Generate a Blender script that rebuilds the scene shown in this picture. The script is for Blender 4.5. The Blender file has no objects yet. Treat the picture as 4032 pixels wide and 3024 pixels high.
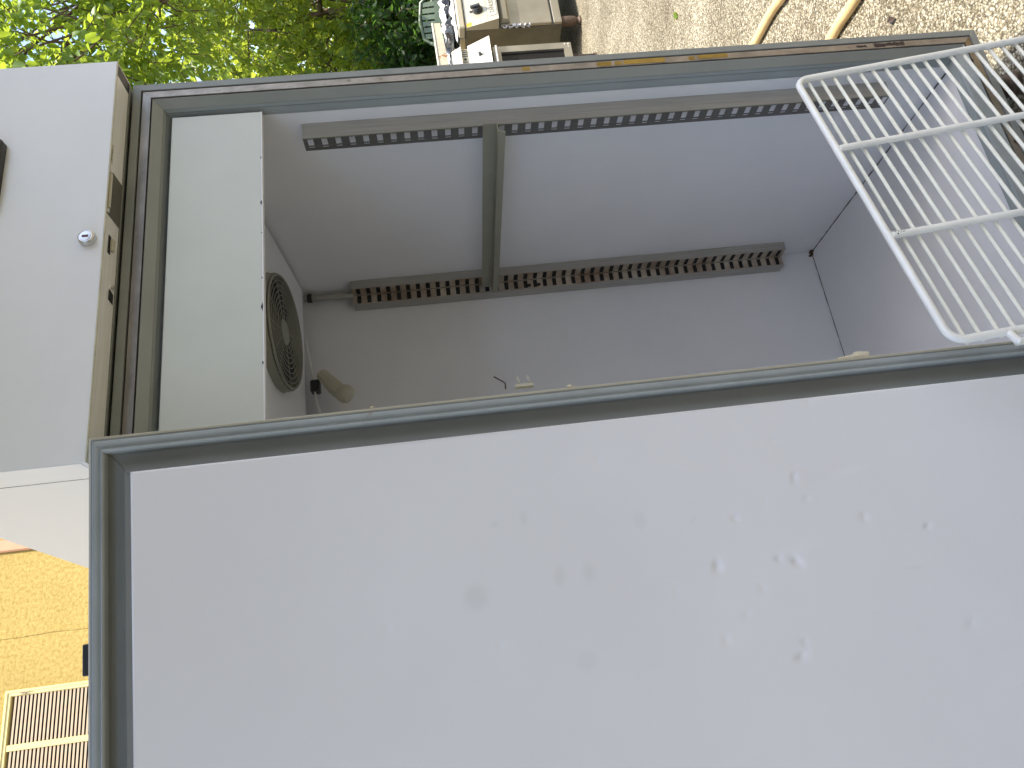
import bpy, math, random
import numpy as np
from mathutils import Vector, Matrix, noise
rng = np.random.default_rng(7); random.seed(7)
scene = bpy.context.scene
COL = scene.collection

# ------------------------------------------------------------------ camera (phone held on its side)
F = Vector((0.37095399, 0.92439308, -0.08882892)); RT = Vector((0.91961862, -0.37897026, -0.10335921)); DN = Vector((-0.12920806, -0.04334722, -0.99066962))
cam = bpy.data.cameras.new('camera'); cam_o = bpy.data.objects.new('camera', cam); COL.objects.link(cam_o)
cam.sensor_width = 36.0; cam.lens = 36.0 * 3034.4 / 4032.0; cam.clip_start = 0.02; cam.clip_end = 2000
M = Matrix((DN, RT, -F)).transposed().to_4x4(); M.translation = (-0.359, -1.0694, 1.1996)
cam_o.matrix_world = M
scene.camera = cam_o
# ------------------------------------------------------------------ sky, sun, exposure
SUN_EL, SUN_AZ = math.radians(66), math.radians(24)          # azimuth measured from -Y towards +X
world = bpy.data.worlds.new('World'); scene.world = world; world.use_nodes = True
wn = world.node_tree; wn.nodes.clear()
sky = wn.nodes.new('ShaderNodeTexSky'); sky.sky_type = 'NISHITA'; sky.sun_disc = False
sky.sun_elevation = SUN_EL; sky.sun_rotation = math.pi - SUN_AZ; sky.dust_density = 2.5; sky.air_density = 1.0
bg = wn.nodes.new('ShaderNodeBackground'); bg.inputs['Strength'].default_value = 0.15
wo = wn.nodes.new('ShaderNodeOutputWorld'); wn.links.new(sky.outputs[0], bg.inputs[0]); wn.links.new(bg.outputs[0], wo.inputs[0])
sun = bpy.data.lights.new('sun', 'SUN'); sun.energy = 3.6; sun.angle = math.radians(0.53); sun.color = (1.0, 0.93, 0.82)
sun_o = bpy.data.objects.new('sun', sun); COL.objects.link(sun_o)
sdir = Vector((math.sin(SUN_AZ) * math.cos(SUN_EL), -math.cos(SUN_AZ) * math.cos(SUN_EL), math.sin(SUN_EL)))
sun_o.rotation_euler = sdir.to_track_quat('Z', 'Y').to_euler(); sun_o.location = sdir * 20
vs = scene.view_settings; vs.view_transform = 'Standard'; vs.look = 'None'; vs.exposure = 1.68; vs.gamma = 1.0; vs.use_curve_mapping = False
try:
    scene.cycles.max_bounces = 10; scene.cycles.diffuse_bounces = 6; scene.cycles.transmission_bounces = 6
except Exception: pass

# ------------------------------------------------------------------ materials
def mat(name, col, rough=0.5, metal=0.0, var=0.0, vscale=6.0, col2=None, bump=0.0, bscale=60.0, stretch=None, spec=0.5, coat=0.0, spots=None, spot_scale=20.0, spot_t=0.68):
    m = bpy.data.materials.new(name); m.use_nodes = True
    t = m.node_tree; n = t.nodes; L = t.links; b = n['Principled BSDF']
    b.inputs['Roughness'].default_value = rough; b.inputs['Metallic'].default_value = metal
    b.inputs['Specular IOR Level'].default_value = spec
    if coat: b.inputs['Coat Weight'].default_value = coat; b.inputs['Coat Roughness'].default_value = 0.15
    tc = n.new('ShaderNodeTexCoord'); mp = n.new('ShaderNodeMapping'); L.new(tc.outputs['Object'], mp.inputs[0])
    if stretch: mp.inputs['Scale'].default_value = stretch
    last = None
    c1 = (*col, 1)
    if var > 0 or col2:
        nz = n.new('ShaderNodeTexNoise'); nz.inputs['Scale'].default_value = vscale; nz.inputs['Detail'].default_value = 6; nz.inputs['Roughness'].default_value = 0.6
        L.new(mp.outputs[0], nz.inputs['Vector'])
        r = n.new('ShaderNodeValToRGB'); L.new(nz.outputs['Fac'], r.inputs[0])
        c2 = (*col2, 1) if col2 else tuple([c * (1 - var) for c in col]) + (1,)
        r.color_ramp.elements[0].color = c2; r.color_ramp.elements[1].color = c1
        r.color_ramp.elements[0].position = 0.35; r.color_ramp.elements[1].position = 0.65
        last = r.outputs[0]
    if spots:
        nz = n.new('ShaderNodeTexNoise'); nz.inputs['Scale'].default_value = spot_scale; nz.inputs['Detail'].default_value = 8; nz.inputs['Roughness'].default_value = 0.65
        L.new(mp.outputs[0], nz.inputs['Vector'])
        r = n.new('ShaderNodeValToRGB'); L.new(nz.outputs['Fac'], r.inputs[0]); r.color_ramp.elements[0].position = spot_t; r.color_ramp.elements[1].position = spot_t + 0.06
        mx = n.new('ShaderNodeMix'); mx.data_type = 'RGBA'; L.new(r.outputs[0], mx.inputs[0])
        if last: L.new(last, mx.inputs[6])
        else: mx.inputs[6].default_value = c1
        mx.inputs[7].default_value = (*spots, 1); last = mx.outputs[2]
    if last: L.new(last, b.inputs['Base Color'])
    else: b.inputs['Base Color'].default_value = c1
    if bump > 0:
        nz = n.new('ShaderNodeTexNoise'); nz.inputs['Scale'].default_value = bscale; nz.inputs['Detail'].default_value = 5
        L.new(mp.outputs[0], nz.inputs['Vector'])
        bp = n.new('ShaderNodeBump'); bp.inputs['Strength'].default_value = bump; bp.inputs['Distance'].default_value = 0.01
        L.new(nz.outputs['Fac'], bp.inputs['Height']); L.new(bp.outputs[0], b.inputs['Normal'])
    return m

MT = {}
MT['white'] = mat('white_coated_steel', (0.80, 0.805, 0.80), 0.38, var=0.05, vscale=5, spots=(0.60, 0.60, 0.58), spot_scale=9, spot_t=0.74)
MT['liner'] = mat('white_liner_sheet', (0.80, 0.803, 0.815), 0.42, var=0.05, vscale=4, spots=(0.52, 0.50, 0.46), spot_scale=14, spot_t=0.745)
MT['evap'] = mat('grey_green_evaporator_cover', (0.63, 0.655, 0.60), 0.40, var=0.06, vscale=5, spots=(0.45, 0.45, 0.40), spot_scale=11, spot_t=0.735)
MT['side'] = mat('white_side_sheet_lightened', (0.88, 0.88, 0.87), 0.35, var=0.02, vscale=3)  # whiter than the front steel, standing in for brighter light on the side
MT['cream_edge'] = mat('cream_foam_edge', (0.62, 0.58, 0.42), 0.6, var=0.25, vscale=40)
MT['grey'] = mat('grey_plastic_profile', (0.262, 0.278, 0.255), 0.42, var=0.10, vscale=8, spots=(0.13, 0.11, 0.08), spot_scale=26, spot_t=0.73)
MT['grey_blue'] = mat('blue_grey_plastic', (0.30, 0.335, 0.33), 0.40, var=0.08, vscale=10)
MT['trim'] = mat('grey_trim', (0.245, 0.258, 0.238), 0.45, var=0.12, vscale=15, spots=(0.10, 0.08, 0.05), spot_scale=30, spot_t=0.72)
MT['gasket'] = mat('blue_grey_gasket', (0.34, 0.37, 0.365), 0.48, var=0.12, vscale=12, spots=(0.24, 0.19, 0.11), spot_scale=22, spot_t=0.68)
MT['shoulder'] = mat('shaded_door_profile', (0.20, 0.207, 0.19), 0.42, var=0.10, vscale=10, spots=(0.10, 0.09, 0.07), spot_scale=30, spot_t=0.76)  # colour lowered to carry the shade of the recessed door shoulder
MT['steel'] = mat('brushed_steel', (0.40, 0.35, 0.30), 0.45, 0.6, var=0.38, vscale=5, stretch=(8, 8, 5), bump=0.05, bscale=8, spots=(0.20, 0.16, 0.12), spot_scale=9, spot_t=0.62)
MT['steel_h'] = mat('brushed_steel_level', (0.32, 0.29, 0.26), 0.38, 0.6, var=0.4, vscale=5, stretch=(3, 8, 8), bump=0.04, bscale=8)
MT['underside'] = mat('cream_grey_underside', (0.82, 0.82, 0.80), 0.30, 0.0, var=0.12, vscale=6, stretch=(1.2, 30, 30), spots=(0.42, 0.38, 0.30), spot_scale=3, spot_t=0.72)
MT['slot_steel'] = mat('worn_slotted_steel', (0.62, 0.575, 0.49), 0.38, 0.4, col2=(0.34, 0.25, 0.18), vscale=16)
MT['steel_rust'] = mat('stained_steel', (0.42, 0.38, 0.33), 0.42, 0.85, col2=(0.22, 0.16, 0.09), vscale=6, stretch=(1, 1, 1), spots=(0.07, 0.05, 0.035), spot_scale=24, spot_t=0.60)
MT['rail'] = mat('rail_steel', (0.44, 0.425, 0.39), 0.42, 0.35, var=0.18, vscale=6, stretch=(40, 40, 1.5))
MT['rail_dark'] = mat('rail_steel_shaded', (0.17, 0.165, 0.155), 0.36, 0.5, var=0.2, vscale=6, stretch=(40, 40, 1.5))  # rail steel darkened in colour where light only grazes the slotted face
MT['amber'] = mat('amber_glue_residue', (0.42, 0.27, 0.05), 0.35, 0.3, var=0.5, vscale=14, spots=(0.10, 0.06, 0.02), spot_scale=40, spot_t=0.70)
MT['black'] = mat('black_gap', (0.012, 0.012, 0.014), 0.6)
MT['black_plastic'] = mat('black_plastic', (0.02, 0.021, 0.022), 0.42, bump=0.1, bscale=200)
MT['seam'] = mat('dirty_seam', (0.07, 0.045, 0.035), 0.8, var=0.6, vscale=60)
MT['corner_rust'] = mat('rusty_sealant', (0.16, 0.09, 0.04), 0.9, var=0.7, vscale=90)
MT['runner'] = mat('cream_coated_runner', (0.29, 0.285, 0.215), 0.40, var=0.12, vscale=20)
MT['guard'] = mat('grey_fan_guard', (0.27, 0.27, 0.22), 0.5)
MT['beige'] = mat('beige_plastic', (0.52, 0.49, 0.38), 0.45, var=0.1, vscale=20)
MT['wire_white'] = mat('white_cable', (0.70, 0.70, 0.68), 0.45)
MT['chrome'] = mat('chrome', (0.62, 0.61, 0.59), 0.28, 1.0)
MT['shelf'] = mat('cream_white_coated_wire', (0.84, 0.83, 0.76), 0.32, var=0.08, vscale=25, spots=(0.20, 0.13, 0.08), spot_scale=85, spot_t=0.745, coat=0.3)
MT['shelf_thin'] = mat('cream_white_thin_wire', (0.82, 0.81, 0.70), 0.34, var=0.1, vscale=25, spots=(0.22, 0.15, 0.09), spot_scale=85, spot_t=0.73, coat=0.3)
MT['foam'] = mat('yellowed_foam', (0.60, 0.54, 0.40), 0.9, bump=0.4, bscale=200)
MT['rusty'] = mat('rusty_steel', (0.16, 0.11, 0.075), 0.8, 0.3, col2=(0.06, 0.045, 0.035), vscale=25, bump=0.3, bscale=60)
MT['stove_steel'] = mat('stove_steel', (0.36, 0.335, 0.275), 0.36, 0.75, var=0.3, vscale=4, spots=(0.62, 0.60, 0.55), spot_scale=18, spot_t=0.73)
MT['stove_side'] = mat('stove_steel_shaded', (0.15, 0.143, 0.118), 0.35, 0.55, var=0.4, vscale=3, spots=(0.5, 0.48, 0.44), spot_scale=22, spot_t=0.72)  # stove steel with the shade of the left side put into its colour
MT['stove_panel'] = mat('stove_cream_panel', (0.40, 0.365, 0.27), 0.35, 0.25, var=0.12, vscale=5)
MT['enamel'] = mat('white_enamel', (0.60, 0.575, 0.49), 0.3, var=0.06, vscale=8)
MT['sheet'] = mat('cream_sheet_metal', (0.42, 0.385, 0.28), 0.5, var=0.15, vscale=10)
MT['rust_spot'] = mat('rust_spot', (0.36, 0.15, 0.04), 0.9, var=0.6, vscale=60)
MT['plastic_black'] = mat('black_plastic_film', (0.018, 0.018, 0.02), 0.22, bump=0.5, bscale=30)
MT['plastic_white'] = mat('white_plastic_film', (0.45, 0.45, 0.46), 0.3, bump=0.4, bscale=30)
MT['orange'] = mat('orange_sticker', (0.75, 0.36, 0.02), 0.5)
MT['label_grey'] = mat('grey_print', (0.09, 0.085, 0.075), 0.6)
MT['chair'] = mat('green_plastic', (0.095, 0.13, 0.082), 0.45, var=0.25, vscale=8, spots=(0.2, 0.22, 0.16), spot_scale=12, spot_t=0.66)
MT['hose'] = mat('orange_rubber_hose', (0.58, 0.41, 0.20), 0.5, var=0.2, vscale=14, spots=(0.36, 0.2, 0.08), spot_scale=60, spot_t=0.68)
MT['shutter'] = mat('cream_painted_shutter', (0.55, 0.46, 0.20), 0.4, var=0.05, vscale=6)
MT['slat'] = mat('beige_louvre', (0.40, 0.31, 0.205), 0.45)
MT['pipe'] = mat('salmon_painted_band', (0.42, 0.22, 0.115), 0.5, var=0.08, vscale=8)
MT['bark'] = mat('bark', (0.12, 0.085, 0.055), 0.9, var=0.5, vscale=12, bump=0.6, bscale=25, stretch=(3, 3, 1))
MT['porch_wall'] = mat('porch_plaster', (0.40, 0.38, 0.34), 0.9, var=0.1, vscale=3)
MT['porch_roof'] = mat('porch_roof_board', (0.40, 0.36, 0.30), 0.85, var=0.15, vscale=6)
MT['canvas'] = mat('cream_canvas', (0.55, 0.52, 0.46), 0.9, var=0.05, vscale=6, bump=0.2, bscale=300)
MT['glass_dark'] = mat('dark_oven_glass', (0.008, 0.008, 0.009), 0.18, 0.0, spec=0.3)
MT['lamp_glass'] = mat('smoked_lamp_cover', (0.12, 0.115, 0.095), 0.25)
MT['red'] = mat('red_key_slot', (0.12, 0.01, 0.012), 0.4)

def stucco():
    m = bpy.data.materials.new('yellow_stucco'); m.use_nodes = True; t = m.node_tree; n = t.nodes; L = t.links; b = n['Principled BSDF']
    b.inputs['Roughness'].default_value = 0.95; b.inputs['Specular IOR Level'].default_value = 0.1
    tc = n.new('ShaderNodeTexCoord')
    a = n.new('ShaderNodeTexNoise'); a.inputs['Scale'].default_value = 36; a.inputs['Detail'].default_value = 9; a.inputs['Roughness'].default_value = 0.72; L.new(tc.outputs['Object'], a.inputs['Vector'])
    r = n.new('ShaderNodeValToRGB'); L.new(a.outputs['Fac'], r.inputs[0])
    r.color_ramp.elements[0].position = 0.38; r.color_ramp.elements[0].color = (0.345, 0.24, 0.07, 1)
    r.color_ramp.elements[1].position = 0.56; r.color_ramp.elements[1].color = (0.475, 0.355, 0.125, 1)
    g = n.new('ShaderNodeTexNoise'); g.inputs['Scale'].default_value = 1.3; g.inputs['Detail'].default_value = 4; L.new(tc.outputs['Object'], g.inputs['Vector'])
    mx = n.new('ShaderNodeMix'); mx.data_type = 'RGBA'; mx.blend_type = 'MULTIPLY'; mx.inputs[0].default_value = 0.35
    L.new(r.outputs[0], mx.inputs[6]); L.new(g.outputs['Fac'], mx.inputs[7]); L.new(mx.outputs[2], b.inputs['Base Color'])
    bp = n.new('ShaderNodeBump'); bp.inputs['Strength'].default_value = 0.55; bp.inputs['Distance'].default_value = 0.010
    L.new(a.outputs['Fac'], bp.inputs['Height']); L.new(bp.outputs[0], b.inputs['Normal'])
    return m
MT['stucco'] = stucco()

def ground_mat():
    m = bpy.data.materials.new('washed_pebble_concrete'); m.use_nodes = True; t = m.node_tree; n = t.nodes; L = t.links; b = n['Principled BSDF']
    b.inputs['Roughness'].default_value = 0.85; b.inputs['Specular IOR Level'].default_value = 0.25
    tc = n.new('ShaderNodeTexCoord')
    wz = n.new('ShaderNodeTexNoise'); wz.inputs['Scale'].default_value = 60; wz.inputs['Detail'].default_value = 2; L.new(tc.outputs['Object'], wz.inputs['Vector'])
    va = n.new('ShaderNodeVectorMath'); va.operation = 'MULTIPLY_ADD'; L.new(wz.outputs['Color'], va.inputs[0]); va.inputs[1].default_value = (0.012, 0.012, 0.0); L.new(tc.outputs['Object'], va.inputs[2])
    v = n.new('ShaderNodeTexVoronoi'); v.inputs['Scale'].default_value = 185; v.inputs['Randomness'].default_value = 1.0; L.new(va.outputs[0], v.inputs['Vector'])
    hs = n.new('ShaderNodeSeparateColor'); L.new(v.outputs['Color'], hs.inputs[0])
    r = n.new('ShaderNodeValToRGB'); L.new(hs.outputs[0], r.inputs[0]); e = r.color_ramp.elements
    e[0].position = 0.0; e[0].color = (0.118, 0.108, 0.084, 1); e[1].position = 1.0; e[1].color = (0.59, 0.575, 0.485, 1)
    k = e.new(0.35); k.color = (0.245, 0.226, 0.17, 1); k = e.new(0.7); k.color = (0.39, 0.37, 0.288, 1)
    d = n.new('ShaderNodeValToRGB'); L.new(v.outputs['Distance'], d.inputs[0]); d.color_ramp.elements[0].position = 0.25; d.color_ramp.elements[0].color = (1, 1, 1, 1)
    d.color_ramp.elements[1].position = 0.72; d.color_ramp.elements[1].color = (0.46, 0.42, 0.36, 1)
    mx = n.new('ShaderNodeMix'); mx.data_type = 'RGBA'; mx.blend_type = 'MULTIPLY'; mx.inputs[0].default_value = 1.0; L.new(r.outputs[0], mx.inputs[6]); L.new(d.outputs[0], mx.inputs[7])
    g = n.new('ShaderNodeTexNoise'); g.inputs['Scale'].default_value = 2.2; g.inputs['Detail'].default_value = 8; g.inputs['Roughness'].default_value = 0.65; L.new(tc.outputs['Object'], g.inputs['Vector'])
    gr = n.new('ShaderNodeValToRGB'); L.new(g.outputs['Fac'], gr.inputs[0]); gr.color_ramp.elements[0].position = 0.32; gr.color_ramp.elements[0].color = (0.42, 0.37, 0.31, 1); gr.color_ramp.elements[1].position = 0.6; gr.color_ramp.elements[1].color = (1, 0.98, 0.94, 1)
    m2 = n.new('ShaderNodeMix'); m2.data_type = 'RGBA'; m2.blend_type = 'MULTIPLY'; m2.inputs[0].default_value = 0.8; L.new(mx.outputs[2], m2.inputs[6]); L.new(gr.outputs[0], m2.inputs[7])
    L.new(m2.outputs[2], b.inputs['Base Color'])
    iv = n.new('ShaderNodeMath'); iv.operation = 'SUBTRACT'; iv.inputs[0].default_value = 1.0; L.new(v.outputs['Distance'], iv.inputs[1])
    bp = n.new('ShaderNodeBump'); bp.inputs['Strength'].default_value = 0.85; bp.inputs['Distance'].default_value = 0.006; L.new(iv.outputs[0], bp.inputs['Height']); L.new(bp.outputs[0], b.inputs['Normal'])
    return m
MT['ground'] = ground_mat()

def leaf_mat(name, dark, light, trans):
    m = bpy.data.materials.new(name); m.use_nodes = True; t = m.node_tree; n = t.nodes; L = t.links; b = n['Principled BSDF']; out = n['Material Output']
    b.inputs['Roughness'].default_value = 0.42; b.inputs['Specular IOR Level'].default_value = 0.45
    ge = n.new('ShaderNodeNewGeometry'); r = n.new('ShaderNodeValToRGB'); L.new(ge.outputs['Random Per Island'], r.inputs[0])
    e = r.color_ramp.elements; e[0].color = (*dark, 1); e[1].color = (*light, 1); k = e.new(0.93); k.color = (*[a * .6 + c * .4 for a, c in zip(light, dark)], 1); e[-1].color = (light[0] * 2.2, light[1] * 1.5, light[2], 1)
    L.new(r.outputs[0], b.inputs['Base Color'])
    tr = n.new('ShaderNodeBsdfTranslucent'); r2 = n.new('ShaderNodeMix'); r2.data_type = 'RGBA'; r2.blend_type = 'MIX'; r2.inputs[0].default_value = 0.35
    r2.inputs[6].default_value = (*trans, 1); L.new(r.outputs[0], r2.inputs[7]); L.new(r2.outputs[2], tr.inputs[0])
    mx = n.new('ShaderNodeMixShader'); mx.inputs[0].default_value = 0.55; L.new(b.outputs[0], mx.inputs[1]); L.new(tr.outputs[0], mx.inputs[2]); L.new(mx.outputs[0], out.inputs[0])
    return m
MT['leaf'] = leaf_mat('broad_green_leaf', (0.065, 0.125, 0.022), (0.13, 0.22, 0.035), (0.50, 0.62, 0.05))
MT['leaf2'] = leaf_mat('pale_green_leaf', (0.07, 0.13, 0.02), (0.15, 0.25, 0.03), (0.62, 0.68, 0.07))
MT['leaf3'] = leaf_mat('dark_green_leaf', (0.018, 0.05, 0.014), (0.05, 0.11, 0.022), (0.12, 0.25, 0.03))

# ------------------------------------------------------------------ mesh helpers
ORG = {}
def empty(name, loc, label, cat, group=None):
    o = bpy.data.objects.new(name, None); COL.objects.link(o); o.location = loc; o.empty_display_size = 0.1
    o['label'] = label; o['category'] = cat
    if group: o['group'] = group
    ORG[o.name] = Vector(loc); return o
class MB:
    def __init__(s): s.v = []; s.f = []
    def add(s, vs, fs):
        o = len(s.v); s.v += [Vector(p) for p in vs]; s.f += [tuple(i + o for i in f) for f in fs]; return s
    def hexa(s, p): return s.add(p, [(0, 3, 2, 1), (4, 5, 6, 7), (0, 1, 5, 4), (1, 2, 6, 5), (2, 3, 7, 6), (3, 0, 4, 7)])
    def box(s, a, b, tf=None, bev=0.0):
        x0, y0, z0 = a; x1, y1, z1 = b
        if bev > 0:
            e = bev; pts = []
            xs, ys, zs = (x0, x1), (y0, y1), (z0, z1); vv = []; idx = {}
            for i in (0, 1):
                for j in (0, 1):
                    for k in (0, 1):
                        sx, sy, sz = (1, -1)[i], (1, -1)[j], (1, -1)[k]
                        for ax in range(3):
                            p = [xs[i] + sx * e, ys[j] + sy * e, zs[k] + sz * e]; p[ax] = (xs[i], ys[j], zs[k])[ax]
                            idx[(i, j, k, ax)] = len(vv); vv.append(p)
            fs = []
            for i in (0, 1): fs.append([idx[(i, j, k, 0)] for j, k in ((0, 0), (1, 0), (1, 1), (0, 1))])
            for j in (0, 1): fs.append([idx[(i, j, k, 1)] for i, k in ((0, 0), (1, 0), (1, 1), (0, 1))])
            for k in (0, 1): fs.append([idx[(i, j, k, 2)] for i, j in ((0, 0), (1, 0), (1, 1), (0, 1))])
            for j in (0, 1):
                for k in (0, 1): fs.append([idx[(0, j, k, 1)], idx[(1, j, k, 1)], idx[(1, j, k, 2)], idx[(0, j, k, 2)]])
            for i in (0, 1):
                for k in (0, 1): fs.append([idx[(i, 0, k, 0)], idx[(i, 1, k, 0)], idx[(i, 1, k, 2)], idx[(i, 0, k, 2)]])
            for i in (0, 1):
                for j in (0, 1): fs.append([idx[(i, j, 0, 0)], idx[(i, j, 1, 0)], idx[(i, j, 1, 1)], idx[(i, j, 0, 1)]])
            for i in (0, 1):
                for j in (0, 1):
                    for k in (0, 1): fs.append([idx[(i, j, k, 0)], idx[(i, j, k, 1)], idx[(i, j, k, 2)]])
            if tf: vv = [tf(*p) for p in vv]
            return s.add(vv, fs)
        p = [(x0, y0, z0), (x1, y0, z0), (x1, y1, z0), (x0, y1, z0), (x0, y0, z1), (x1, y0, z1), (x1, y1, z1), (x0, y1, z1)]
        if tf: p = [tf(*q) for q in p]
        return s.hexa(p)
    def tube(s, path, r, n=8, cap=True, closed=False):
        path = [Vector(p) for p in path]; rs = r if isinstance(r, (list, tuple)) else [r] * len(path)
        N = len(path); up = None; rings = []
        for i, p in enumerate(path):
            if closed: d = path[(i + 1) % N] - path[i - 1]
            else: d = path[min(i + 1, N - 1)] - path[max(i - 1, 0)]
            d.normalize()
            if up is None: up = d.orthogonal().normalized()
            up = (up - d * up.dot(d)); up = up.normalized() if up.length > 1e-6 else d.orthogonal().normalized()
            w = d.cross(up); rings.append([p + (up * math.cos(2 * math.pi * k / n) + w * math.sin(2 * math.pi * k / n)) * rs[i] for k in range(n)])
        vs_ = [q for ring in rings for q in ring]; fs = []
        for i in range(N if closed else N - 1):
            a = i * n; b = ((i + 1) % N) * n
            for k in range(n): fs.append((a + k, a + (k + 1) % n, b + (k + 1) % n, b + k))
        if cap and not closed: fs.append(tuple(reversed(range(n)))); fs.append(tuple((N - 1) * n + k for k in range(n)))
        return s.add(vs_, fs)
    def lathe(s, o, ax, prof, n=24):     # prof: (r, h)
        o = Vector(o); ax = Vector(ax).normalized(); u = ax.orthogonal().normalized(); w = ax.cross(u); vs_ = []; fs = []
        for r, h in prof:
            for k in range(n): vs_.append(o + ax * h + (u * math.cos(2 * math.pi * k / n) + w * math.sin(2 * math.pi * k / n)) * max(r, 1e-5))
        for i in range(len(prof) - 1):
            for k in range(n): fs.append((i * n + k, i * n + (k + 1) % n, (i + 1) * n + (k + 1) % n, (i + 1) * n + k))
        fs.append(tuple(range(n))); fs.append(tuple((len(prof) - 1) * n + k for k in range(n)))
        return s.add(vs_, fs)
    def build(s, name, material, parent=None, smooth=False, label=None, ang=35):
        org = Vector((0, 0, 0))
        if parent: org = ORG[parent.name]
        me = bpy.data.meshes.new(name); me.from_pydata([tuple(p - org) for p in s.v], [], s.f); me.update()
        import bmesh
        bm = bmesh.new(); bm.from_mesh(me); bmesh.ops.recalc_face_normals(bm, faces=bm.faces); bm.to_mesh(me); bm.free()
        if smooth:
            for p in me.polygons: p.use_smooth = True
            try: me.set_sharp_from_angle(angle=math.radians(ang))
            except Exception: pass
        me.materials.append(MT[material] if isinstance(material, str) else material)
        o = bpy.data.objects.new(name, me); COL.objects.link(o)
        if parent: o.parent = parent
        ORG[o.name] = org.copy()
        if label: o['label'] = label
        return o
def top(o, label, cat, group=None):
    o['label'] = label; o['category'] = cat
    if group: o['group'] = group
    return o
def ring_side(side, rect, prof, tf, closed=False, gap=0.0002):
    """one mitred side of a frame; rect=(a0,a1,b0,b1); prof=(inset, out)"""
    a0, a1, b0, b1 = rect; m = MB(); vs_ = []
    for d, h in prof:
        g = gap
        if side == 'R': p = [(a1 - d, b0 + d + g, h), (a1 - d, b1 - d - g, h)]
        elif side == 'L': p = [(a0 + d, b0 + d + g, h), (a0 + d, b1 - d - g, h)]
        elif side == 'T': p = [(a0 + d + g, b1 - d, h), (a1 - d - g, b1 - d, h)]
        else: p = [(a0 + d + g, b0 + d, h), (a1 - d - g, b0 + d, h)]
        vs_ += [tf(*q) for q in p]
    n = len(prof); fs = []
    for i in range(n - 1 + (1 if closed else 0)):
        j = (i + 1) % n; fs.append((2 * i, 2 * i + 1, 2 * j + 1, 2 * j))
    if closed: fs.append(tuple(2 * i for i in range(n))); fs.append(tuple(2 * i + 1 for i in range(n)))
    return m.add(vs_, fs)
SIDES = 'RLTB'

# ------------------------------------------------------------------ the ground
def structure(o): o['kind'] = 'structure'; return o
g = MB().add([(-400, -400, 0), (400, -400, 0), (400, 400, 0), (-400, 400, 0)], [(0, 1, 2, 3)]).build('ground', 'ground'); structure(g)

# ------------------------------------------------------------------ unseen awning added to shade the freezer
AW = (-1.05, 1.19, -1.98, -0.10, 2.70)
awn = empty('added_shade_awning', (0.2, -0.8, 0), 'added cream canvas awning on slim posts, out of view, shading the open freezer', 'awning')
cv = MB(); na, nb = 24, 18
for k_ in (0.0, 0.006):
    cv.v += [Vector((AW[0] + (AW[1] - AW[0]) * i / na, AW[2] + (AW[3] - AW[2]) * j / nb, AW[4] - k_ - .05 * math.sin(math.pi * i / na) * math.sin(math.pi * j / nb))) for i in range(na + 1) for j in range(nb + 1)]
nq = (na + 1) * (nb + 1)
for i in range(na):
    for j in range(nb):
        q = i * (nb + 1) + j; cv.f += [(q, q + 1, q + nb + 2, q + nb + 1), (nq + q, nq + q + nb + 1, nq + q + nb + 2, nq + q + 1)]
cv.build('canvas', 'canvas', awn, True)
hb = empty('added_plaster_house', (0, -4.6, 0), 'added grey plastered house, out of view, dimming the front of the open freezer', 'house')  # unseen house added behind the camera to dim light on the freezer front
hw = MB()
for a, b in (((-4.5, -4.9, 0), (-.5, -4.6, 3.4)), ((.5, -4.9, 0), (4.0, -4.6, 3.4)), ((-.5, -4.9, 2.1), (.5, -4.6, 3.4))): hw.box(a, b)
hw.build('wall', 'porch_wall', hb)
MB().box((-.498, -4.78, 0), (.498, -4.74, 2.098)).build('door', 'shutter', hb)
MB().box((-4.8, -8, 3.4), (4.3, -4.3, 3.55)).build('roof', 'porch_roof', hb)
for x in AW[:2]:
    for y in (-1.35, AW[2]):
        MB().tube([(x, y, 0), (x, y, AW[4] - .007)], .016, 10).build('post', 'porch_wall', awn, True)
    MB().tube([(x, AW[2], AW[4] + .006), (x, AW[3], AW[4] + .006)], .012, 8).build('rail', 'porch_wall', awn, True)
for y in AW[2:4]: MB().tube([(AW[0], y, AW[4] + .006), (AW[1], y, AW[4] + .006)], .012, 8).build('rail', 'porch_wall', awn, True)

# ------------------------------------------------------------------ the yellow house beyond
house = empty('yellow_house', (0, 6, 0), 'yellow stucco house wall with cream louvred shutters beyond the freezer', 'house')
wall_m = MB()
# wall with a window opening behind the shutters
wx0, wx1, wz0, wz1 = -0.70, 0.215, 3.75, 5.06
for a, b in (((-9, 6, 0), (wx0, 6.3, 7.2)), ((wx1, 6, 0), (2.6, 6.3, 7.2)), ((wx0, 6, 0), (wx1, 6.3, wz0)), ((wx0, 6, wz1), (wx1, 6.3, 7.2))): wall_m.box(a, b)
wall_m.build('wall', 'stucco', house)
MB().box((2.3, 6.3, 0), (2.6, 11, 7.2)).build('end_wall', 'stucco', house)
MB().box((-9.3, 5.5, 7.2), (3.0, 11.4, 7.35)).build('roof', 'porch_roof', house)
bm_ = MB()
bm_.box((1.375, 5.955, 0), (1.49, 5.999, 7.19), bev=0.012)
bm_.build('wall_band', 'pipe', house, label='salmon pink vertical band')
MB().tube([(0.64 + 0.006 * math.sin(z * 3.1) + 0.004 * math.sin(z * 11), 5.999, z) for z in np.arange(0.2, 7.19, 0.12)], 0.008, 6).build('cable', 'stucco', house, True)  # raised tube standing in for the wavy crack line on the wall
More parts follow.
